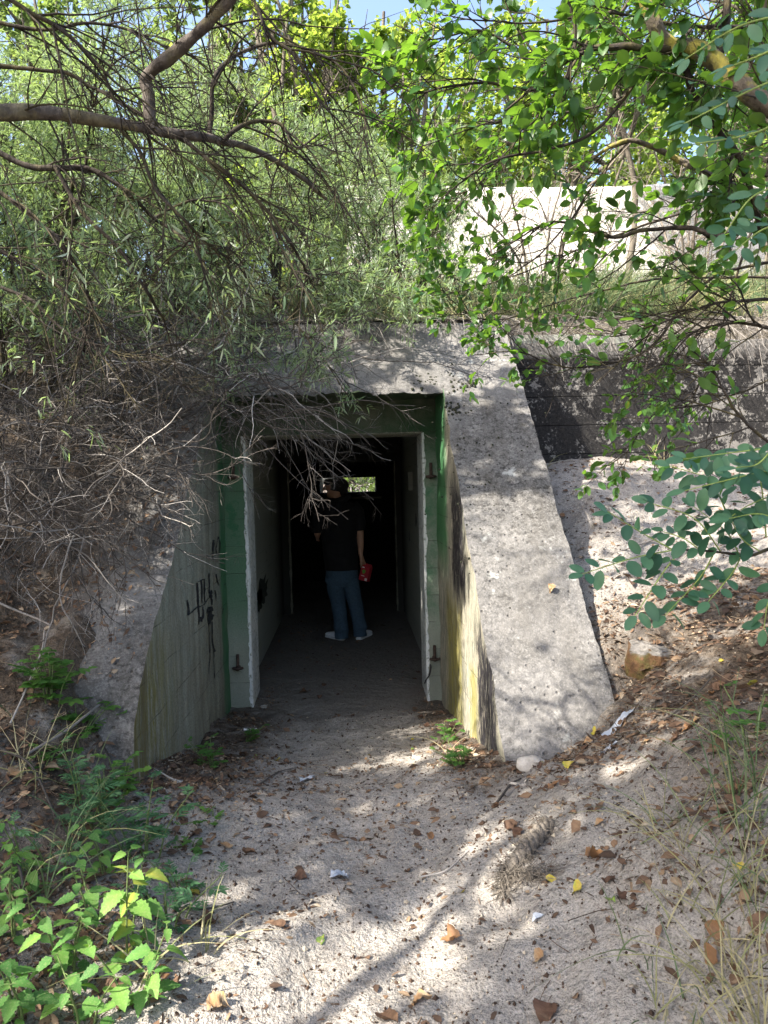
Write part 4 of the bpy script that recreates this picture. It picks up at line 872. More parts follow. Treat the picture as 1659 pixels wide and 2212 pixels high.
for px, py, lb, n, L, a_, b_ in [(60, 1980, 'long thin green grass tuft among the nettles at the left edge', 26, .5, .1, .6), (150, 1850, 'thin grass tuft between the orange leaf and the mugwort', 22, .42, .1, .8), (60, 1690, 'dry grass tuft on the left bank', 26, .36, .4, 1),
                                 (170, 1640, 'small dry grass tuft beside the left wing wall', 22, .28, .4, 1), (330, 2150, 'thin dry blades between the nettles and the path', 20, .34, .4, 1), (430, 2060, 'flat dry grass at the left edge of the path', 16, .3, .5, 1), (15, 1560, 'bright green grass blades at the far left', 8, .5, .05, .3)]:
    tuft(px, py, lb, n, L, 1.0, a_, b_, .0045, 'grass tufts on the left bank')
for x, lb in ((1.55, 'straw tuft at the foot of the black wall near the wing wall'), (2.6, 'pale tuft at the foot of the black wall on the right')):
    tuft(0, 0, lb, 24, .35, .7, .4, 1, .005, 'grass tufts at the black wall', P0=(x, 5.75, float(ground_h(x, 5.75))))
tuft(975, 1635, 'few dry stalks bending at the foot of the right wing wall', 9, .30, .4, .7, 1, .004, 'grass at the wing walls', droop=1.2)
# dry stems and roots hanging over the lintel
A = Acc(); n = 1500; x = rng.uniform(-1.2, 5, n); y = np.where(x < 1.26, rng.uniform(5.66, 6.0, n), rng.uniform(5.95, 6.2, n))
pts = np.stack([x, y, 2.96 + 0 * x], -1); P = integrate(pts, np.stack([rng.normal(size=n) * .4, -1 + 0 * x, .5 + rng.normal(size=n) * .3], -1), rng.uniform(.2, .7, n), 7, .08, (0, 0, -1.3), .8)
V, Q = tubes(P, np.full((n, 7), .0016), 3); A.add(V, Q=Q, tint=np.repeat(rng.uniform(.3, .9, n), 21))
o = A.make('dry_stems', M['dead'], None); tag(o, 'dry stems hanging over the roof edge above the lintel and the black wall', 'dry stems', kind='stuff')

# ------------------------------------------------------------------ herbs
def plant(px, py, label, kind, h, nst, group, spread=.12, lsize=.06, yellow=0.0, P0=None, name=None):
    p = G(px, py) if P0 is None else np.array(P0); root = empty(name or kind + '_plant', tuple(p), label, 'plant', group)
    S, Lf = Acc(), Acc()
    for k in range(nst):
        a = rng.uniform(0, 6.28); q = rng.uniform(0, spread) if nst > 1 else 0
        b = p + np.array([math.cos(a) * q * .4, math.sin(a) * q * .4, -.02]); b[2] = float(ground_h(b[0], b[1])) - .01
        h *= 1.0 if kind == 'herb' else .95
        e = b + np.array([math.cos(a) * q, math.sin(a) * q, h * rng.uniform(.65, 1.05)])
        st = rs(smooth_path([b, b + (e - b) * np.array([.3, .3, .5]), e]), 24); V, Q = tubes(st[None], np.linspace(.0035, .0014, 24)[None], 6); S.add(V, Q=Q)
        T = norm(np.gradient(st, axis=0)); nn = max(3, int(h / (.042 if kind != 'mugwort' else .03)))
        for j in range(nn):
            f = .18 + .82 * j / (nn - 1); i = min(23, int(f * 23)); az = j * math.pi / 2 + a if kind == 'nettle' else j * 2.4 + a
            size = lsize * rng.uniform(.75, 1.1) * (1.05 - .55 * abs(f - .5) ** 1.2 * 1.3) * rng.uniform(.8, 1.15)
            for sg in ((0, math.pi) if kind == 'nettle' else (0,)):
                d = np.array([math.cos(az + sg), math.sin(az + sg), rng.uniform(.0, .5)]); d = norm(d); tn = np.clip(rng.uniform(.05, .85) + yellow * rng.uniform(.2, .6), 0, 1)
                pet = st[i] + d * size * .28
                V, Q = tubes(np.stack([st[i], (st[i] + pet) / 2 + (0, 0, .002), pet])[None], np.full((1, 3), .0011), 4); S.add(V, Q=Q)
                if kind == 'nettle': put_leaves(Lf, pet[None], (d + (0, 0, -.35))[None], size, size * .62, T_NETTLE, None, .30, np.array([tn]), .35)
                elif kind == 'mugwort':
                    for m in range(4):
                        c = pet + d * size * .22 * m; s_ = norm(np.cross(d, [0, 0, 1.0]))
                        for g_ in (-1, 1):
                            put_leaves(Lf, c[None], (d * .8 + s_ * g_ * .8 + rng.normal(size=3) * .1)[None], size * (.62 - .06 * m), size * .15, T_LANCE4, None, .15, np.array([tn]), .3)
                    put_leaves(Lf, (pet + d * size * .6)[None], d[None], size * .6, size * .16, T_LANCE4, None, .15, np.array([tn]), .3)
                else:
                    for m in range(3):
                        c = pet + d * size * .30 * m; s_ = norm(np.cross(d, [0, 0, 1.0])); V, Q = tubes(np.stack([pet, c + d * .004])[None], np.full((1, 2), .0009), 4); S.add(V, Q=Q)
                        for g_ in (-1, 1):
                            put_leaves(Lf, c[None], (d * .6 + s_ * g_ + rng.normal(size=3) * .1)[None], size * .48, size * .36, T_LOBE, None, .2, np.array([tn]), .3)
                    put_leaves(Lf, (pet + d * size * .75)[None], d[None], size * .6, size * .48, T_LOBE, None, .2, np.array([tn]), .3)
    S.make('stem', M['stem'], root); Lf.make('foliage', M[kind if kind in M else 'herb'], root); return root
gn = 'nettles in the bottom left corner'
for px, py, lb, h, ns, ls, ye in [(270, 2100, 'tallest nettle with yellowing mottled leaves in a patch of sun', .34, 2, .075, .75), (300, 2190, 'green nettle at the edge of the path below the yellowing one', .22, 3, .062, 0), (150, 2120, 'dark green nettle left of the yellowing one', .26, 3, .062, .1),
                                  (60, 2200, 'nettle in the bottom left corner of the picture', .22, 3, .06, .1), (180, 2215, 'low nettle at the bottom between the corner one and the path', .18, 3, .058, .1), (30, 2040, 'nettle with pale top leaves at the left edge', .20, 2, .058, .35),
                                  (210, 2030, 'nettle behind the yellowing one under the mugwort', .24, 2, .062, 0), (110, 1935, 'small nettle right of the orange leaf', .20, 2, .055, .1), (60, 1870, 'nettle below the orange leaf at the left edge', .22, 2, .058, .2), (240, 1900, 'nettle with broad leaves in front of the mugwort', .24, 2, .06, .1), (20, 1960, 'short nettle at the left edge', .16, 2, .05, .2)]:
    plant(px, py, lb, 'nettle', h, ns, gn, .10, ls, ye)
gm = 'mugwort beside the path'
for px, py, lb, h, ns, ls in [(230, 1800, 'mugwort bush below the left wing wall corner', .34, 5, .07), (310, 1860, 'mugwort with long feathery leaves nearest the wing wall', .30, 6, .075), (360, 1990, 'low dark mugwort leaning over the path edge', .16, 6, .065), (180, 1760, 'mugwort highest on the left bank', .26, 4, .06), (130, 1880, 'thin mugwort behind the nettles', .26, 3, .06), (395, 1920, 'small mugwort with pale leaves by the brown leaves', .14, 3, .055)]:
    plant(px, py, lb, 'mugwort', h, ns, gm, .16, ls)
gh = 'small herbs'
for px, py, lb, h, ns, ls in [(110, 1500, 'leafy green herb on the left bank beside the wing wall', .22, 8, .085), (165, 1560, 'lower leaves of the herb on the left bank', .12, 5, .075), (262, 1720, 'blue green round leaved herb at the front corner of the left wing wall', .17, 4, .07), (455, 1655, 'ferny herb at the foot of the left wing wall', .14, 6, .06),
                              (525, 1600, 'ferny herb beside the white paper scrap', .10, 5, .05), (960, 1600, 'green herb at the foot of the right door jamb', .14, 6, .055), (1000, 1645, 'low herb at the front of the right wing wall', .12, 6, .055), (90, 1640, 'pale small herb in the dry litter', .10, 4, .05), (250, 1560, 'wilted herb with brown tips in front of the wing wall', .16, 3, .06),
                              (410, 1830, 'tiny seedling among the brown leaves', .06, 3, .04), (460, 1770, 'tiny seedling above the tan leaf', .05, 3, .035), (1630, 1600, 'small green herb at the right edge behind the grass', .14, 5, .05)]:
    plant(px, py, lb, 'herb', h, ns, gh, .13, ls, name='herb')
# ------------------------------------------------------------------ litter
A = Acc(); N = 95000
x = rng.uniform(-3.4, 3.2, N); y = rng.uniform(1.1, 9.0, N); x[:55000] = rng.uniform(-2.3, 2.5, 55000); y[:55000] = rng.uniform(1.15, 3.9, 55000)
fol = lambda a, b, v: sstep(a, b, v)
w = .09 + .9 * fol(-.45, -1.0, x) * (y < 5.6) + .85 * fol(.55, 1.3, x) * (y < 4.2) + .9 * (fol(-.35, -.8, x) * fol(2.6, 3.2, y) * fol(6.3, 5.2, y)) + .8 * (fol(.35, .6, x) * fol(2.9, 3.4, y) * fol(6.5, 5.2, y)) + .12 * (y > 5.8) + .75 * (x > 1.26) * (y > 3.6)
w *= .35 + .9 * np.clip(vnoise(np.stack([x, y, 0 * x], -1), 3.2, 41) + .6, 0, 1.4)
ins = (y > 5.4) & ((x < -.88) | (x > .66)) & (x < 1.26); wg = ((x > .66) & (x < 1.28) & (y > 3.2)) | ((x < -.95) & (x > -1.53) & (y > 3.1))
kk = (rng.random(N) < w) & ~ins & ~wg & ~((y > 5.85) & (x > 1.2)) & ~((y > 5.6) & (x < -1))
x, y = x[kk], y[kk]; n = len(x)
p = np.stack([x, y, ground_h(x, y) + .003], -1); a = rng.uniform(0, 6.28, n); d = np.stack([np.cos(a), np.sin(a), rng.normal(size=n) * .22], -1)
L = rng.gamma(2.2, .0085, n) + .006; up = np.array([[0, 0, 1.0]]) + rng.normal(size=(n, 3)) * .25
put_leaves(A, p, d, L, L * rng.uniform(.12, .75, n), T_LANCE, up, .25, np.clip(rng.beta(1.6, 2.2, n), 0, 1), .5)
# little twigs
m = 7000; i = rng.integers(0, n, m); q = p[i] + np.c_[rng.normal(size=(m, 2)) * .03, np.full(m, .002)]; q[:, 2] = ground_h(q[:, 0], q[:, 1]) + .003
a = rng.uniform(0, 6.28, m); P = integrate(q, np.stack([np.cos(a), np.sin(a), rng.normal(size=m) * .12], -1), rng.gamma(2, .022, m) + .01, 4, .12, (0, 0, 0), .5)
V, Q = tubes(P, np.full((m, 4), 1.0) * rng.uniform(.0006, .0017, m)[:, None], 3); A.add(V, Q=Q, tint=np.repeat(rng.uniform(0, .95, m), 12))
# dry litter lying on the left wing slope
m = 1500; x = rng.uniform(-1.53, -.97, m); y = rng.uniform(3.2, 5.0, m); kk = rng.random(m) < .2 + .8 * fol(-1.0, -1.45, x) + .5 * fol(3.8, 4.3, y); x, y = x[kk], y[kk]; m = len(x)
zl = np.interp(y, [q[0] for q in profL], [q[1] for q in profL]); a = rng.uniform(0, 6.28, m)
nl = norm(np.array([0, -.65, .75])); d = np.stack([np.cos(a), np.sin(a) * .75, np.sin(a) * .65], -1)
L = rng.gamma(2.2, .009, m) + .008; put_leaves(A, np.stack([x, y, zl + .010], -1), d, L, L * rng.uniform(.12, .6, m), T_LANCE, nl[None] + rng.normal(size=(m, 3)) * .25, .25, rng.beta(1.6, 2.0, m), .4)
o = A.make('leaf_litter', M['litter'], None); tag(o, 'small brown leaf fragments and broken twigs scattered over the sand', 'leaf litter', kind='stuff')
# dark crumbs and grains on the sand
A = Acc(); m = 20000; x = rng.uniform(-1.2, 2.4, m); y = 1.3 + rng.beta(1, 1.5, m) * 4; kk = ~(((x > .66) & (x < 1.28) & (y > 3.2)) | ((x < -.95) & (y > 3.1))); x, y = x[kk], y[kk]; m = len(x)
TVp = np.array([(1, 0, 0), (-1, 0, 0), (0, 1, 0), (0, -1, 0), (0, 0, 1), (0, 0, -1)], float); TF = np.array([(0, 2, 4), (2, 1, 4), (1, 3, 4), (3, 0, 4), (2, 0, 5), (1, 2, 5), (3, 1, 5), (0, 3, 5)])
s_ = rng.gamma(2, .0011, (m, 1, 1)) + .0009; V = np.stack([x, y, ground_h(x, y) + .001], -1)[:, None] + TVp[None] * s_ * rng.uniform(.5, 1.5, (m, 1, 3))
A.add(V.reshape(-1, 3), T=((np.arange(m) * 6)[:, None, None] + TF[None]).reshape(-1, 3), tint=np.repeat(np.where(rng.random(m) < .8, rng.uniform(0, .25, m), 1.0), 6))
o = A.make('crumbs', M['litter'], None, False); tag(o, 'dark crumbs and grit scattered over the sandy path', 'grit', kind='stuff')

# fallen leaves: a few shapes in a few colours, each leaf an object of its own
TM_F = template(13, lambda u: .5 * math.sin(math.pi * u ** .58) ** .9, .05, .05)
def leaf_mesh(shape, tint):
    TV = TM_F[0].copy(); L = .07; V = np.zeros_like(TV); V[:, 0] = (TV[:, 0] - .5) * L; V[:, 1] = TV[:, 1] * L * (.95, .75, .6)[shape]; V[:, 2] = 0
    V[:, 2] += (.45, .75, .30)[shape] * np.abs(V[:, 1]) + (2.5, -2.6, 6.0)[shape] * V[:, 0] ** 2 + (.012 if shape != 1 else .022) * vnoise(V + shape * 3.1 + tint, 55, 9) + .006
    V[:, 1] += .004 * vnoise(V, 45, 12)
    ved = np.where(np.abs(TM_F[0][:, 1]) < .01, -.10, 0) - .12 * (np.abs(TM_F[0][:, 1]) > .38); A = Acc(); A.add(V, T=TM_F[1], tint=np.clip(tint + (ved if tint < .8 else 0) + .10 * vnoise(V, 45, 4) + .06 * vnoise(V, 140, 7), 0, 1))
    st = np.array([[-.5, 0, 0], [-.62, .03, .02], [-.75, .09, .01]]) * L; st[:, 2] += .008
    V2, Q2 = tubes(st[None], np.full((1, 3), .0009), 4); A.add(V2, Q=Q2, tint=np.full(len(V2), tint * .7))
    o = A.make('fallen_leaf', M['fallen']); me = o.data; bpy.data.objects.remove(o); return me
LM = {(s_, c): leaf_mesh(s_, tv) for s_ in range(3) for c, tv in dict(dark=.05, brown=.25, orange=.47, tan=.7, yellow=.86, green=1.0).items()}
def fallen(p, label, colr, size=1.0, shape=None, tilt=.25, group=None, nrm=None, rz=None):
    o = bpy.data.objects.new('fallen_leaf', LM[(random.randrange(3) if shape is None else shape, colr)]); col.objects.link(o)
    o.location = tuple(p); e = .05
    if nrm is None:
        nx_ = float(ground_h(p[0] - e, p[1]) - ground_h(p[0] + e, p[1])) / (2 * e); ny_ = float(ground_h(p[0], p[1] - e) - ground_h(p[0], p[1] + e)) / (2 * e); nrm = (nx_, ny_, 1)
    nv = (Vector(nrm).normalized() + Vector((random.gauss(0, tilt), random.gauss(0, tilt), 0))).normalized()
    q = nv.to_track_quat('Z', 'X') @ Quaternion((0, 0, 1), random.uniform(0, 6.28) if rz is None else rz)
    o.rotation_mode = 'QUATERNION'; o.rotation_quaternion = q; o.scale = (size * .88,) * 3
    return tag(o, label, 'leaf', group)
fg = 'single fallen leaves'
for px, py, lb, c, sz, ti in [
    (975, 2045, 'bright orange leaf with a dark hole lying in the sun on the path', 'orange', 1.05, .2), (1287, 1850, 'orange brown leaf standing upright in the dark litter right of the path', 'orange', 1.1, .9), (76, 1800, 'orange leaf standing among the plants at the left edge', 'orange', 1.0, .8),
    (490, 1833, 'tan leaf curled up on the left edge of the path below the wing wall', 'tan', .95, .3), (538, 1858, 'brown folded leaf just right of the curled tan leaf', 'brown', 1.0, .4), (408, 1912, 'brown leaf overlapped by a yellow one beside the mugwort', 'brown', 1.0, .2), (417, 1922, 'yellow leaf on top of the brown one beside the mugwort', 'yellow', .7, .2),
    (450, 1985, 'large dull brown leaf at the path edge right of the low mugwort', 'dark', 1.25, .5), (472, 2192, 'pale tan leaf at the bottom edge of the path on the left', 'tan', 1.0, .2), (660, 1952, 'small brown curled leaf in the middle of the path', 'brown', .75, .7), (650, 1890, 'flat greyish leaf in the middle of the path', 'dark', .9, .1),
    (345, 2112, 'rust brown leaf tucked beside the nettles', 'orange', .8, .7), (378, 2135, 'grey brown leaf lying right of the rust brown one by the nettles', 'brown', 1.1, .3), (1285, 1577, 'yellow leaf beside the plastic film', 'yellow', .7, .3), (1212, 1612, 'yellow leaf in the sand below the right wing wall', 'yellow', .6, .3), (1275, 1600, 'pinkish tan leaf under the yellow one beside the plastic film', 'tan', .8, .4),
    (1625, 1492, 'pale yellow leaf right of the brown stone', 'yellow', .75, .4), (1600, 1722, 'orange leaf behind the grass blades at the right edge', 'orange', 1.0, .3), (1345, 1962, 'brown leaf leaning in the sand right of the rope', 'dark', .95, .7), (1318, 1925, 'small dark leaf above the brown one right of the rope', 'dark', .8, .6),
    (1250, 1945, 'yellow brown crumpled leaf between the rope and the brown leaf', 'yellow', .7, .6), (1195, 1915, 'yellow leaf lying on the end of the rope', 'yellow', .75, .5), (1322, 1967, 'torn green leaf in the sand', 'green', .7, .3), (600, 2010, 'thin flat brown leaf near the left side of the path', 'brown', .8, .2), (1000, 1935, 'small yellow leaf in the sun on the path', 'yellow', .5, .4),
    (915, 2160, 'tan leaf in the sun at the bottom of the path', 'tan', .9, .4), (840, 2200, 'brown leaf at the very bottom edge of the path', 'brown', 1.0, .3), (1105, 1790, 'clump of curled brown leaves above the rope', 'brown', .9, .8), (1120, 1800, 'darker curled leaf in the clump above the rope', 'dark', .9, .8), (1590, 2080, 'orange brown leaf in the dry grass mound', 'orange', .8, .5),
    (1540, 2060, 'rusty leaf at the left of the dry grass mound', 'orange', .8, .5), (1640, 2010, 'brown leaf at the right edge above the dry mound', 'brown', .9, .5), (1460, 1610, 'brown leaf in the shade below the stone', 'brown', .8, .4), (880, 1862, 'faded brown leaf on the right half of the path', 'brown', .8, .3), (930, 1800, 'rust coloured fragment at the sunny path edge', 'orange', .6, .4),
    (330, 1700, 'brown leaf leaning on the foot of the left wing wall', 'orange', .8, .9), (555, 1745, 'pale curled leaf in the sun below the door', 'tan', .8, .4), (1075, 1735, 'reddish flat leaf on the sunlit sand', 'brown', .7, .2), (600, 1650, 'yellow crumpled leaf at the foot of the left wall', 'yellow', .7, .4), (690, 1505, 'dark flat leaf inside the doorway on the sand', 'dark', 1.0, .1),
    (655, 1497, 'dark flat leaf near the left door jamb', 'dark', 1.2, .1), (1180, 2180, 'dull leaf at the bottom below the rope', 'dark', 1.0, .3), (1165, 2085, 'pale leaf under the rope near the blue chip', 'tan', .7, .3)]:
    fallen(G(px, py), lb, c, sz, None, ti, fg)
sl = norm(np.array([0, -1.041, 1.0])); 
p = np.array([1.02, 3.80, SL(3.80) - .06 + .05])
d = ray(1190, 1275); tt = (SL(0) - 1.725) / (d[2] - 1.041 * d[1]); p = CAM + d * tt + sl * .012
fallen(p, 'pale curled leaf lying alone on the sloping concrete of the right wing wall', 'tan', .85, 1, .15, fg, tuple(sl))
for zone, lb, n, fn, cs in [('left', 'dull brown leaf in the litter under the left wing wall and along the doorway', 46, lambda: (random.uniform(-.9, -.3), random.uniform(2.9, 5.3)), ('dark', 'brown', 'brown', 'tan')),
                            ('bank', 'dry brown leaf on the left bank among the herbs', 40, lambda: (random.uniform(-2.3, -1.0), random.uniform(1.6, 3.0)), ('dark', 'brown', 'orange', 'tan')),
                            ('right', 'brown leaf in the grassy litter on the right bank', 46, lambda: (random.uniform(.75, 2.0), random.uniform(1.5, 3.3)), ('dark', 'brown', 'brown', 'tan', 'orange', 'yellow')),
                            ('rjamb', 'brown leaf along the foot of the right jamb', 16, lambda: (random.uniform(.40, .64), random.uniform(3.4, 5.4)), ('dark', 'brown', 'brown')),
                            ('path', 'small leaf scattered on the open sandy path', 26, lambda: (random.uniform(-.6, .8), random.uniform(1.6, 4.6)), ('brown', 'tan', 'yellow', 'green', 'dark')),
                            ('hollow', 'brown leaf in the sandy hollow before the black wall', 24, lambda: (random.uniform(1.4, 2.9), random.uniform(3.8, 5.7)), ('dark', 'brown', 'brown', 'orange'))]:
    for k in range(n):
        x, y = fn(); fallen((x, y, float(ground_h(x, y)) + .002), lb, random.choice(cs), random.uniform(.4, .9) * (.6 if zone == 'path' else 1), None, .3, 'fallen leaves: ' + zone.replace('rjamb', 'right jamb'))

# ------------------------------------------------------------------ stones, film, rope, sticks
def hull(name, pts, mat, label, cat, sub=3, amp=.006, sc=14, parent=None):
    import bmesh
    bm = bmesh.new(); [bm.verts.new(q) for q in pts]; bmesh.ops.convex_hull(bm, input=bm.verts)
    bmesh.ops.delete(bm, geom=[v for v in bm.verts if not v.link_faces], context='VERTS')
    bmesh.ops.bevel(bm, geom=bm.edges[:], offset=.006, segments=1, affect='EDGES')
    bmesh.ops.triangulate(bm, faces=bm.faces[:]); bmesh.ops.subdivide_edges(bm, edges=bm.edges[:], cuts=sub, use_grid_fill=True)
    P = np.array([v.co[:] for v in bm.verts]); P = P + amp * vvec(P, sc, 3) + amp * .5 * vvec(P, sc * 3, 4)
    for v, q in zip(bm.verts, P): v.co = q
    me = bpy.data.meshes.new(name); bm.to_mesh(me); bm.free(); me.materials.append(mat)
    for pl in me.polygons: pl.use_smooth = True
    o = bpy.data.objects.new(name, me); col.objects.link(o)
    if parent: o.parent = parent
    return tag(o, label, cat)
t = NT('brown rock'); n = t.noise(9, 6, .7); n2 = t.noise(40, 4); gN = t.n('ShaderNodeNewGeometry').outputs['Normal']; sx = t.n('ShaderNodeSeparateXYZ'); t.l(gN, sx.inputs[0])
c = t.ramp(n, [(.3, (.03, .018, .012)), (.48, (.085, .046, .022)), (.6, (.07, .058, .02)), (.75, (.15, .07, .045))])
c = t.mix(t.step(.55, .8, sx.outputs[2]), c, t.ramp(n2, [(.35, (.10, .092, .082)), (.65, (.20, .185, .168))]))
M['rock'] = t.done(t.bsdf(c, .9, t.bump(t.math('ADD', n, n2), .02), .2))
d0 = G(1425, 1420); b = d0 + np.array([.03, .1, -.045])
o = hull('stone', [tuple(b + np.array(q)) for q in [(-.16, -.04, -.08), (-.10, -.16, -.10), (.06, -.18, -.12), (.16, -.06, -.08), (.18, .14, -.06), (-.12, .14, -.06), (-.16, -.02, .10), (-.05, -.11, .10), (.03, -.15, .03), (.12, -.12, .035), (.15, -.02, .12), (.17, .14, .14), (-.08, .15, .15), (-.02, -.08, .11)]], M['rock'], 'broken reddish brown stone with a grey top half buried beside the right wing wall', 'stone', 4, .012)
def pebble(px, py, r, label, mat='stone', sq=.6, name='stone'):
    p = G(px, py); pts = [tuple(p + norm(rng.normal(size=3)) * np.array([r, r * .8, r * sq]) * rng.uniform(.8, 1.1)) for k in range(18)]
    return hull(name, pts, M[mat], label, 'stone', 2, r * .06, 1.2 / r)
pebble(571, 1526, .042, 'pale rounded stone inside the doorway by the left jamb'); pebble(382, 1694, .04, 'flat grey stone at the foot of the left wing wall', 'stone', .35); pebble(912, 1580, .03, 'small grey stone at the right jamb')
pebble(1150, 1655, .085, 'tan lump of concrete half buried below the right wing wall', 'stone', .5); pebble(1015, 1622, .035, 'small stone in the herbs at the right wing wall'); pebble(905, 1640, .05, 'flat stone right of the path before the door', 'stone', .3)
pebble(1395, 1578, .02, 'small pale pebble below the brown stone'); pebble(1128, 1690, .02, 'small pebble on the sand below the concrete lump')
def sheet(px, py, w, h, label, mat, name, cat, cr=.012, rot=0.0, tri=False, lift=.012):
    p = G(px, py); n = 14; u, v = np.meshgrid(np.linspace(-.5, .5, n), np.linspace(-.5, .5, n), indexing='ij')
    sh = 1 + .35 * vnoise(np.stack([u, v, u * 0 + px], -1), 2.2, 4)
    X_ = u * w * sh * ((.5 - v) if tri else 1); Y_ = v * h * (1 + .4 * vnoise(np.stack([u, v, u * 0 + py], -1), 2.5, 6)); c_, s_ = math.cos(rot), math.sin(rot)
    x = p[0] + X_ * c_ - Y_ * s_; y = p[1] + X_ * s_ + Y_ * c_
    z = ground_h(x, y) + lift + cr * fbm(np.stack([u, v, u * 0 + px], -1), 3.5, 3, 3)
    V = np.stack([x, y, z], -1).reshape(-1, 3); F = grid_faces(n, n)
    V2 = V - (0, 0, .0012); o = mk(name, np.concatenate([V, V2]), [np.concatenate([F, F[:, ::-1] + n * n])], M[mat]); return tag(o, label, cat)
sheet(1335, 1567, .14, .06, 'crumpled piece of bluish plastic film below the right wing wall', 'film', 'plastic_film', 'plastic', .014, .5)
sheet(1310, 1610, .05, .05, 'smaller scrap of plastic film beside the brown leaves', 'film', 'plastic_film', 'plastic', .012, .2)
sheet(540, 1587, .075, .045, 'white scrap of paper in the herbs at the left jamb', 'white_print', 'paper_scrap', 'paper', .012, .3)
sheet(732, 1882, .06, .05, 'clear crinkled wrapper lying on the path', 'film', 'wrapper', 'wrapper', .008, .1)
sheet(662, 1686, .07, .035, 'dull torn plastic scrap on the path before the door', 'film', 'plastic_scrap', 'plastic', .008, .2)
sheet(1157, 2003, .032, .03, 'small blue grey triangular chip below the rope', 'film', 'chip', 'chip', .003, .2, True)
# frayed rope
root = empty('frayed_rope', tuple(G(1130, 1860)), 'thick frayed grey rope half buried in the sand right of the path', 'rope'); A = Acc()
R0 = [G(1185, 1785), G(1150, 1830), G(1120, 1868), G(1098, 1900)]; R0 = [q + (0, 0, .016) for q in R0]; cp = rs(smooth_path(R0), 160)
T = norm(np.gradient(cp, axis=0)); s1 = norm(np.cross(T, [0, 0, 1.0])); s2 = np.cross(s1, T); f = np.linspace(0, 1, 160)
for k in range(3):
    a = k * 2 * math.pi / 3 + f * 22; rr = .0135 * (1 + .25 * vnoise(cp, 9, 3)) * (.55 + .45 * np.sin(np.pi * np.clip(f * .9 + .15, 0, 1)))
    P = cp + (np.cos(a) * rr)[:, None] * s1 + (np.sin(a) * rr)[:, None] * s2 + .003 * vvec(cp, 30, k); V, Q = tubes(P[None], (.0135 * (1 + .22 * vnoise(P, 28, k)))[None], 8); A.add(V, Q=Q)
A.make('strands', M['rope'], root); A = Acc()
for src, n, L, dd in ((cp, 700, (.02, .07), None), (rs(np.array([G(1100, 1905) + (0, 0, .01), G(1140, 1908) + (0, 0, .015), G(1185, 1898) + (0, 0, .012)]), 40), 260, (.02, .07), None), (rs(np.array([G(1095, 1900) + (0, 0, .01), G(1085, 1945) + (0, 0, .006)]), 30), 160, (.03, .07), None)):
    i = rng.integers(0, len(src), n); p0 = src[i] + rng.normal(size=(n, 3)) * .012; P = integrate(p0, rng.normal(size=(n, 3)) * (1, 1, .4) + norm(np.gradient(src, axis=0))[i] * .8, rng.uniform(*L, n), 6, .25, (0, 0, -.5), 1.5)
    P[..., 2] = np.maximum(P[..., 2], ground_h(P[..., 0], P[..., 1]) + .002); V, Q = tubes(P, np.full((n, 6), .0011), 3); A.add(V, Q=Q)
A.make('fibres', M['rope'], root)
gk = 'loose sticks'
def stick(pts, r, label, tint=.5, lift=.008, sub=None):
    A = Acc(); P = [G(*q[:2]) + (0, 0, lift + (q[2] if len(q) > 2 else 0)) for q in pts]; tube(A, P, r, r * .7, 7, tint=tint, wob=.006); o = A.make('stick', M['dead']); return tag(o, label, 'stick', gk)
stick([(1092, 1712), (1135, 1683)], .010, 'short thick broken stick above the clump of brown leaves', .55); stick([(1072, 1722), (1100, 1695), (1125, 1680)], .005, 'thin dark twig beside the short thick stick', .2)
stick([(1395, 1580), (1470, 1540, .02), (1545, 1503, .05)], .004, 'long thin reddish stick on the right bank below the stone', .3); stick([(60, 1655, .05), (180, 1575, .12), (335, 1478, .16)], .006, 'long grey stick leaning in front of the left wing wall', .6)
stick([(0, 1650, .04), (70, 1720, .06), (120, 1800, .04)], .005, 'dark bent twig in the plants at the left edge', .15); stick([(0, 1930, .06), (45, 1950, .10), (60, 2010, .05)], .005, 'dark curved twig at the left edge among the nettles', .15)
stick([(560, 1690), (600, 1672), (640, 1668)], .004, 'thin twig on the sand before the door', .4); stick([(905, 1900), (960, 1880), (1010, 1850)], .003, 'thin pale straw on the path', .9); stick([(400, 1960), (450, 1958), (505, 1945)], .004, 'brown twig at the path edge right of the mugwort', .3)
stick([(1475, 1135), (1400, 1170), (1320, 1190)], .006, 'grey stick lying in the sandy hollow before the black wall', .6)
stick([(0, 1330, .1), (60, 1350, .1), (110, 1400, .08)], .006, 'dead stick on the left bank under the dead twigs', .7); stick([(20, 1580, .03), (90, 1470, .08), (100, 1420, .10)], .004, 'thin dry stalk on the left bank beside the herb', .8)
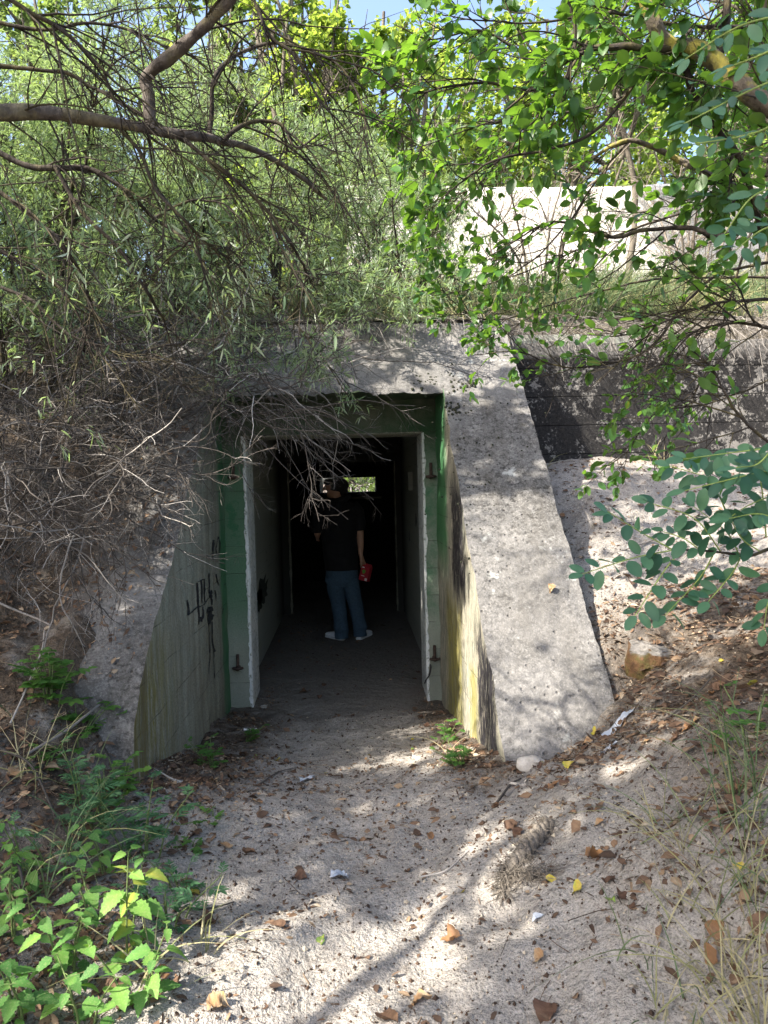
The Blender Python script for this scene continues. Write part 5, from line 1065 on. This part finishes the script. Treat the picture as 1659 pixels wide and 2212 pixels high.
# moss cushions on the slope round the lintel
def slope_pt(px, py):
    d = ray(px, py); return CAM + d * ((SL(0) - 1.725) / (d[2] - 1.041 * d[1]))
A = Acc()
for (px, py, sx_, sy_, n) in [(930, 820, 30, 12, 46), (985, 885, 14, 10, 26), (1010, 830, 12, 8, 16), (975, 862, 8, 40, 22), (990, 935, 12, 16, 14), (1000, 960, 40, 60, 26), (1080, 1000, 60, 120, 40), (880, 822, 20, 8, 10), (1010, 1100, 30, 80, 20)]:
    for k in range(n):
        p = slope_pt(px + random.gauss(0, sx_), py + random.gauss(0, sy_)); r = random.uniform(.004, .011) * (1.25 if n > 15 and sy_ < 20 else .75)
        th = np.linspace(0, math.pi, 5)[1:-1]; ph = np.arange(7) * 2 * math.pi / 7
        V = [p + sl * r * .9] + [p + np.array([math.sin(a) * math.cos(b_) * r, math.sin(a) * math.sin(b_) * r * .8, math.cos(a) * r * .7 + math.sin(a) * math.sin(b_) * r * .6]) * random.uniform(.85, 1.15) for a in th for b_ in ph]
        T_ = [(0, 1 + j, 1 + (j + 1) % 7) for j in range(7)]; Q_ = [(1 + i * 7 + j, 1 + (i + 1) * 7 + j, 1 + (i + 1) * 7 + (j + 1) % 7, 1 + i * 7 + (j + 1) % 7) for i in range(2) for j in range(7)]
        A.add(V, T=T_, Q=Q_)
o = A.make('moss', M['moss']); tag(o, 'small dark moss cushions dotted over the concrete beside the lintel', 'moss', kind='stuff')
# ------------------------------------------------------------------ the person standing in the corridor
def pc(cx, cy, dy=0.0, dx=0.0, dz=0.0):
    p = at_y(647.4 + cx * .1885, 987.5 + cy * .1885, 7.74); return p + np.array([dx, dy, dz])
foot = at_y(755, 1383, 7.74)
person = empty('person', (float(foot[0]), 7.74, 0.0), 'person seen from behind in a black top, blue jeans and white trainers looking left', 'person')
H = pc(405, 362)
nodes = []; edges = []
def nd(p, r, par=None):
    nodes.append((tuple(p), r)); i = len(nodes) - 1
    if par is not None: edges.append((par, i))
    return i
pel = nd(pc(485, 1340), (.15, .11)); wst = nd(pc(468, 1150), (.135, .10), pel); ch = nd(pc(452, 860), (.15, .11), wst); uc = nd(pc(448, 640), (.14, .10), ch)
nk = nd(pc(432, 535), (.062, .062), uc); n2 = nd(pc(425, 470), (.058, .058), nk); hb = nd(H + (.02, 0, -.01), (.088, .082), n2); ht = nd(H + (.015, 0, .055), (.078, .075), hb)
jw = nd(H + (-.055, 0, -.055), (.048, .05), hb); chn = nd(H + (-.088, 0, -.088), (.022, .022), jw); br = nd(H + (-.075, 0, .035), (.05, .055), hb); ns = nd(H + (-.122, 0, .0), (.016, .014), br); nd(H + (-.138, 0, -.018), (.010, .010), ns)
nd(H + (.018, -.088, -.005), (.014, .02), hb)
def arm(sh, el, wr, palm, fing, thumb):
    a = nd(sh, (.062, .062), uc); e = nd(el, (.044, .044), a); f = nd((np.array(el) * .6 + np.array(wr) * .4), (.042, .042), e); w = nd(wr, (.028, .026), f); p = nd(palm, (.036, .022), w)
    for base, chain in fing:
        b = nd(base, (.0095, .0095), p)
        for q in chain: b = nd(q, (.0082, .0082), b)
    b = nd(thumb[0], (.012, .012), p)
    for q in thumb[1:]: b = nd(q, (.0092, .0092), b)
rp = pc(722, 1180); rf = []
for k, dx in enumerate((-.026, -.009, .008, .025)):
    ln = (.9, 1.05, 1.0, .8)[k]; b = rp + np.array([dx, .012, -.035])
    rf.append((b, [b + np.array([.004, .014, -.026 * ln]), b + np.array([.008, .004, -.046 * ln]), b + np.array([.010, -.010, -.055 * ln])]))
arm(pc(640, 590), pc(692, 860), pc(700, 1125), rp, rf, [rp + (-.022, -.022, -.012), rp + (-.018, -.036, -.036), rp + (-.008, -.036, -.058)])
lp = pc(205, 935, .10); lf = []
for k, dz in enumerate((.026, .009, -.008, -.024)):
    ln = (.9, 1.05, 1.0, .8)[k]; b = lp + np.array([-.014, .030, dz])
    lf.append((b, [b + np.array([-.004, .028 * ln, -.004]), b + np.array([.012, .044 * ln, -.010]), b + np.array([.028, .040 * ln, -.012])]))
arm(pc(258, 600), pc(205, 850, -.03), pc(200, 915, .04), lp, lf, [lp + (.004, .0, .034), lp + (.010, .026, .046), lp + (.016, .048, .046)])
for hip, kn, an in ((pc(405, 1400), pc(450, 1700, .02), pc(476, 2050)), (pc(568, 1400), pc(640, 1700, .01), pc(690, 2035))):
    h_ = nd(hip, (.088, .09), pel); m_ = nd((np.array(hip) + kn) / 2, (.078, .08), h_); k_ = nd(kn, (.056, .058), m_); c_ = nd(np.array(kn) * .6 + np.array(an) * .4, (.055, .058), k_); nd(an, (.036, .04), c_)
me = bpy.data.meshes.new('body'); off = np.array(person.location)
me.from_pydata([tuple(np.array(p) - off) for p, r in nodes], edges, [])
body = bpy.data.objects.new('body', me); col.objects.link(body); body.parent = person
md = body.modifiers.new('Skin', 'SKIN'); md.use_smooth_shade = True
sv = me.skin_vertices[0].data if me.skin_vertices else None
if sv is None:
    me.skin_vertices.new() if hasattr(me.skin_vertices, 'new') else None
    bpy.context.view_layer.update(); sv = me.skin_vertices[0].data if me.skin_vertices else None
if sv is not None:
    for i, (p, r) in enumerate(nodes): sv[i].radius = r; sv[i].use_root = (i == 0)
ss = body.modifiers.new('Sub', 'SUBSURF'); ss.levels = ss.render_levels = 1
me.materials.append(M['skin'])
def ring_loft(A, rings, nseg=26, cap=True, fold=0.0, seed=0):
    """rings: (centre, half width x, half depth y) stacked; or with axes"""
    a = np.arange(nseg) * 2 * math.pi / nseg; V = []
    for c_, u, v in rings:
        u = np.array(u if np.ndim(u) else (u, 0, 0), float); v = np.array(v if np.ndim(v) else (0, v, 0), float)
        V.append(np.array(c_) + np.cos(a)[:, None] * u + np.sin(a)[:, None] * v)
    V = np.array(V); n = len(rings)
    f = np.linspace(0, n - 1, (n - 1) * 6 + 1); i = np.minimum(f.astype(int), n - 2); w = (f - i)[:, None, None]; w = w * w * (3 - 2 * w) * .5 + w * .5
    V = V[i] * (1 - w) + V[i + 1] * w; n = len(V); c0 = V.mean(1, keepdims=True)
    if fold: V = V + norm(V - c0) * (fold * vnoise(V * np.array([1, 1, 2.2]), 14, seed) + fold * .6 * vnoise(V, 33, seed + 3))[..., None]
    b = np.arange(n * nseg).reshape(n, nseg); k = np.arange(nseg); k2 = (k + 1) % nseg
    Q = np.stack([b[:-1][:, k], b[:-1][:, k2], b[1:][:, k2], b[1:][:, k]], -1).reshape(-1, 4); VV = V.reshape(-1, 3); T = []
    if cap:
        VV = np.concatenate([VV, V[0].mean(0)[None], V[-1].mean(0)[None]]); N = n * nseg
        T = [(N, k2[j], k[j]) for j in range(nseg)] + [(N + 1, b[-1, k[j]], b[-1, k2[j]]) for j in range(nseg)]
    A.add(VV, T=T, Q=Q)
A = Acc()
ring_loft(A, [(pc(482, 1288), .185, .135), (pc(470, 1130), .185, .135), (pc(458, 950), .195, .140), (pc(452, 800), .205, .145), (pc(450, 660), .225, .14), (pc(446, 580), .215, .12), (pc(440, 520), .14, .095), (pc(434, 485), .078, .075)], 32, True, .007, 1)
ring_loft(A, [(pc(600, 575), (.05, 0, .075), (0, .085, 0)), (pc(655, 630), (.075, 0, .03), (0, .08, 0)), (pc(685, 740), (.068, 0, .008), (0, .075, 0)), (pc(693, 838), (.062, 0, .004), (0, .07, 0))], 20, True, .005, 2)
ring_loft(A, [(pc(300, 580), (.05, 0, -.075), (0, .085, 0)), (pc(245, 640), (.075, 0, -.03), (0, .08, 0)), (pc(212, 760, -.01), (.068, 0, 0), (0, .075, 0)), (pc(200, 865, -.01), (.064, 0, 0), (0, .07, 0))], 20, True, .005, 3)
A.make('shirt', M['shirt'], person)
A = Acc(); q = [pc(335, 500, .0), pc(345, 505, -.07), pc(420, 500, -.105), pc(520, 470, -.09), pc(560, 450, -.02)]; tube(A, q, .034, .036, 10); tube(A, [pc(430, 530, -.09), pc(440, 590, -.13), pc(445, 650, -.135)], .055, .03, 10); A.make('hood', M['shirt'], person)
A = Acc()
ring_loft(A, [(pc(482, 1240), .165, .115), (pc(483, 1330), .178, .125), (pc(485, 1420), .185, .12), (pc(488, 1480), .15, .10)], 30, True, .004, 4)
for pts in ([(398, 1370, .10, 0), (412, 1500, .098, 0), (448, 1700, .083, .02), (468, 1880, .076, .01), (474, 1970, .082, 0), (478, 2010, .074, 0), (480, 2070, .078, 0)], [(572, 1370, .10, 0), (590, 1500, .096, 0), (642, 1700, .082, .01), (676, 1870, .073, .0), (694, 1940, .080, -.01), (690, 1985, .072, 0), (690, 2045, .074, 0)]):
    ring_loft(A, [(pc(x, y, d_), r, r * 1.05) for x, y, r, d_ in pts], 22, True, .005, 6)
A.make('jeans', M['jeans'], person)
def shoe(heel, dirv):
    d = norm(np.array([dirv[0], dirv[1], 0.0])); s_ = np.array([d[1], -d[0], 0.0]); z = np.array([0, 0, 1.0]); h0 = np.array([heel[0], heel[1], 0.0])
    up = [(0.0, .030, .034, .07), (.03, .040, .042, .078), (.09, .041, .043, .075), (.15, .045, .034, .055), (.21, .050, .026, .045), (.26, .044, .020, .035), (.292, .018, .012, .026)]
    A = Acc(); ring_loft(A, [(h0 + d * f + z * (.028 + hh * .75), s_ * w, z * hh * .95) for f, w, hh, zz in up], 18, True, .0015, 9); o = A.make('trainer', M['shoe'], person)
    A = Acc(); ring_loft(A, [(h0 + d * (f * 1.02 - .006) + z * .017, s_ * (w * 1.08 + .002), z * .0165) for f, w, hh, zz in up], 18); so = A.make('sole', M['sole'], None); so.data.transform(Matrix.Translation(-Vector(person.location))); so.parent = o
shoe(pc(492, 2095, -.02), (-.62, .78)); shoe(pc(676, 2080, -.02), (.45, .89))
def ell(A, c_, r, n=18, m=12, nz=0.0):
    th = np.linspace(0, math.pi, m); rings = [(np.array(c_) + (0, 0, math.cos(a) * r[2]), max(1e-4, math.sin(a) * r[0]), max(1e-4, math.sin(a) * r[1])) for a in th[::-1]]
    ring_loft(A, rings, n, True, nz, 5)
A = Acc(); ell(A, H + (.035, 0, .028), (.112, .098, .105), 26, 14, .008); ell(A, H + (-.055, 0, .075), (.068, .075, .040), 20, 10, .006); ell(A, H + (.085, -.01, -.02), (.058, .075, .075), 20, 10, .008); A.make('hair', M['hair'], person)
for sg in (-1, 1):
    A = Acc(); ell(A, H + (-.108, sg * .030, .014), (.011, .011, .010), 12, 8); A.make('eye', M['white_print'], person)
A = Acc(); tube(A, [H + (-.108, -.022, -.050), H + (-.118, 0, -.048), H + (-.108, .022, -.050)], .006, .006, 6); A.make('mouth', M['skin'], person)
# red carton held in the right hand
c0 = pc(758, 1325, .01); root = empty('drink_carton', tuple(c0 - np.array([0, 0, .10])), 'red drink carton hanging from the right hand of the person', 'carton')
Rc = Matrix.Rotation(rad(14), 3, 'Y') @ Matrix.Rotation(rad(-28), 3, 'Z'); Rn = np.array(Rc)
def cart(V): return np.array(V) @ Rn.T + c0
A = Acc(); w, dq, h = .052, .034, .088
ring = lambda ww, dd, z: [(-ww, -dd, z), (ww, -dd, z), (ww, dd, z), (-ww, dd, z)]
V = ring(w, dq, -h) + ring(w, dq, h * .72) + ring(w, .006, h) + ring(w, .004, h * 1.12)
Q = [(3, 2, 1, 0)] + [(l * 4 + k, l * 4 + (k + 1) % 4, l * 4 + 4 + (k + 1) % 4, l * 4 + 4 + k) for l in range(3) for k in range(4)] + [(12, 13, 14, 15)]
A.add(cart(V), Q=Q); A.make('box', M['red'], root, False)
A = Acc(); a = np.arange(9) * 2 * math.pi / 9; A.add(cart([(-.010, -dq - .0012, .005)] + [(-.010 + .020 * math.cos(q) * (1 + .3 * math.sin(3 * q)), -dq - .0012, .008 + .024 * math.sin(q)) for q in a]), T=[(0, 1 + k, 1 + (k + 1) % 9) for k in range(9)]); A.make('green_mark', M['green_print'], root)
A = Acc(); A.add(cart([(.018, -dq - .0012, -.082), (.046, -dq - .0012, -.082), (.046, -dq - .0012, -.056), (.018, -dq - .0012, -.056)]), Q=[(0, 1, 2, 3)]); A.add(cart([(-.040, -dq - .0012, .050), (-.012, -dq - .0012, .050), (-.012, -dq - .0012, .060), (-.040, -dq - .0012, .060)]), Q=[(0, 1, 2, 3)])
A.add(cart([(-.034, -dq - .0012, -.040), (.008, -dq - .0012, -.040), (.008, -dq - .0012, -.034), (-.034, -dq - .0012, -.034)]), Q=[(0, 1, 2, 3)]); A.make('white_mark', M['white_print'], root)

# ------------------------------------------------------------------ camera and light
cd = bpy.data.cameras.new('Camera'); cam = bpy.data.objects.new('Camera', cd); col.objects.link(cam); scene.camera = cam
cam.matrix_world = Matrix.Translation(Vector(CAM)) @ RM.to_4x4()
cd.sensor_fit = 'VERTICAL'; cd.sensor_height = 36.0; cd.sensor_width = 27.0; cd.lens = 36.0 * FPX / CH
cd.clip_start = .05; cd.clip_end = 500
cd.dof.use_dof = True; cd.dof.focus_distance = 5.2; cd.dof.aperture_fstop = 15.0
S = Vector((-.72, -.40, .80)).normalized()
sd = bpy.data.lights.new('Sun', 'SUN'); sun = bpy.data.objects.new('Sun', sd); col.objects.link(sun)
sd.energy = 5.0; sd.angle = rad(.55); sd.color = (1.0, .93, .82)
sun.rotation_mode = 'QUATERNION'; sun.rotation_quaternion = (-S).to_track_quat('-Z', 'Y'); sun.location = S * 30
wd = bpy.data.worlds.new('World'); scene.world = wd; wd.use_nodes = True
nt = wd.node_tree; nt.nodes.clear(); sk = nt.nodes.new('ShaderNodeTexSky'); sk.sky_type = 'NISHITA'; sk.sun_disc = False
sk.sun_elevation = math.asin(S.z); sk.sun_rotation = math.atan2(S.x, S.y); sk.air_density = 1.0; sk.dust_density = 4.0
bg = nt.nodes.new('ShaderNodeBackground'); bg.inputs[1].default_value = .15; ow = nt.nodes.new('ShaderNodeOutputWorld')
nt.links.new(sk.outputs[0], bg.inputs[0]); nt.links.new(bg.outputs[0], ow.inputs[0])
vs = scene.view_settings; vs.view_transform = 'Standard'; vs.look = 'None'; vs.gamma = 1.0; vs.exposure = 1.8; vs.use_curve_mapping = False
scene.render.engine = 'CYCLES'; cy = scene.cycles
cy.max_bounces = 7; cy.diffuse_bounces = 5; cy.glossy_bounces = 2; cy.transmission_bounces = 4; cy.transparent_max_bounces = 4; cy.sample_clamp_indirect = 6.0
cy.use_denoising = True
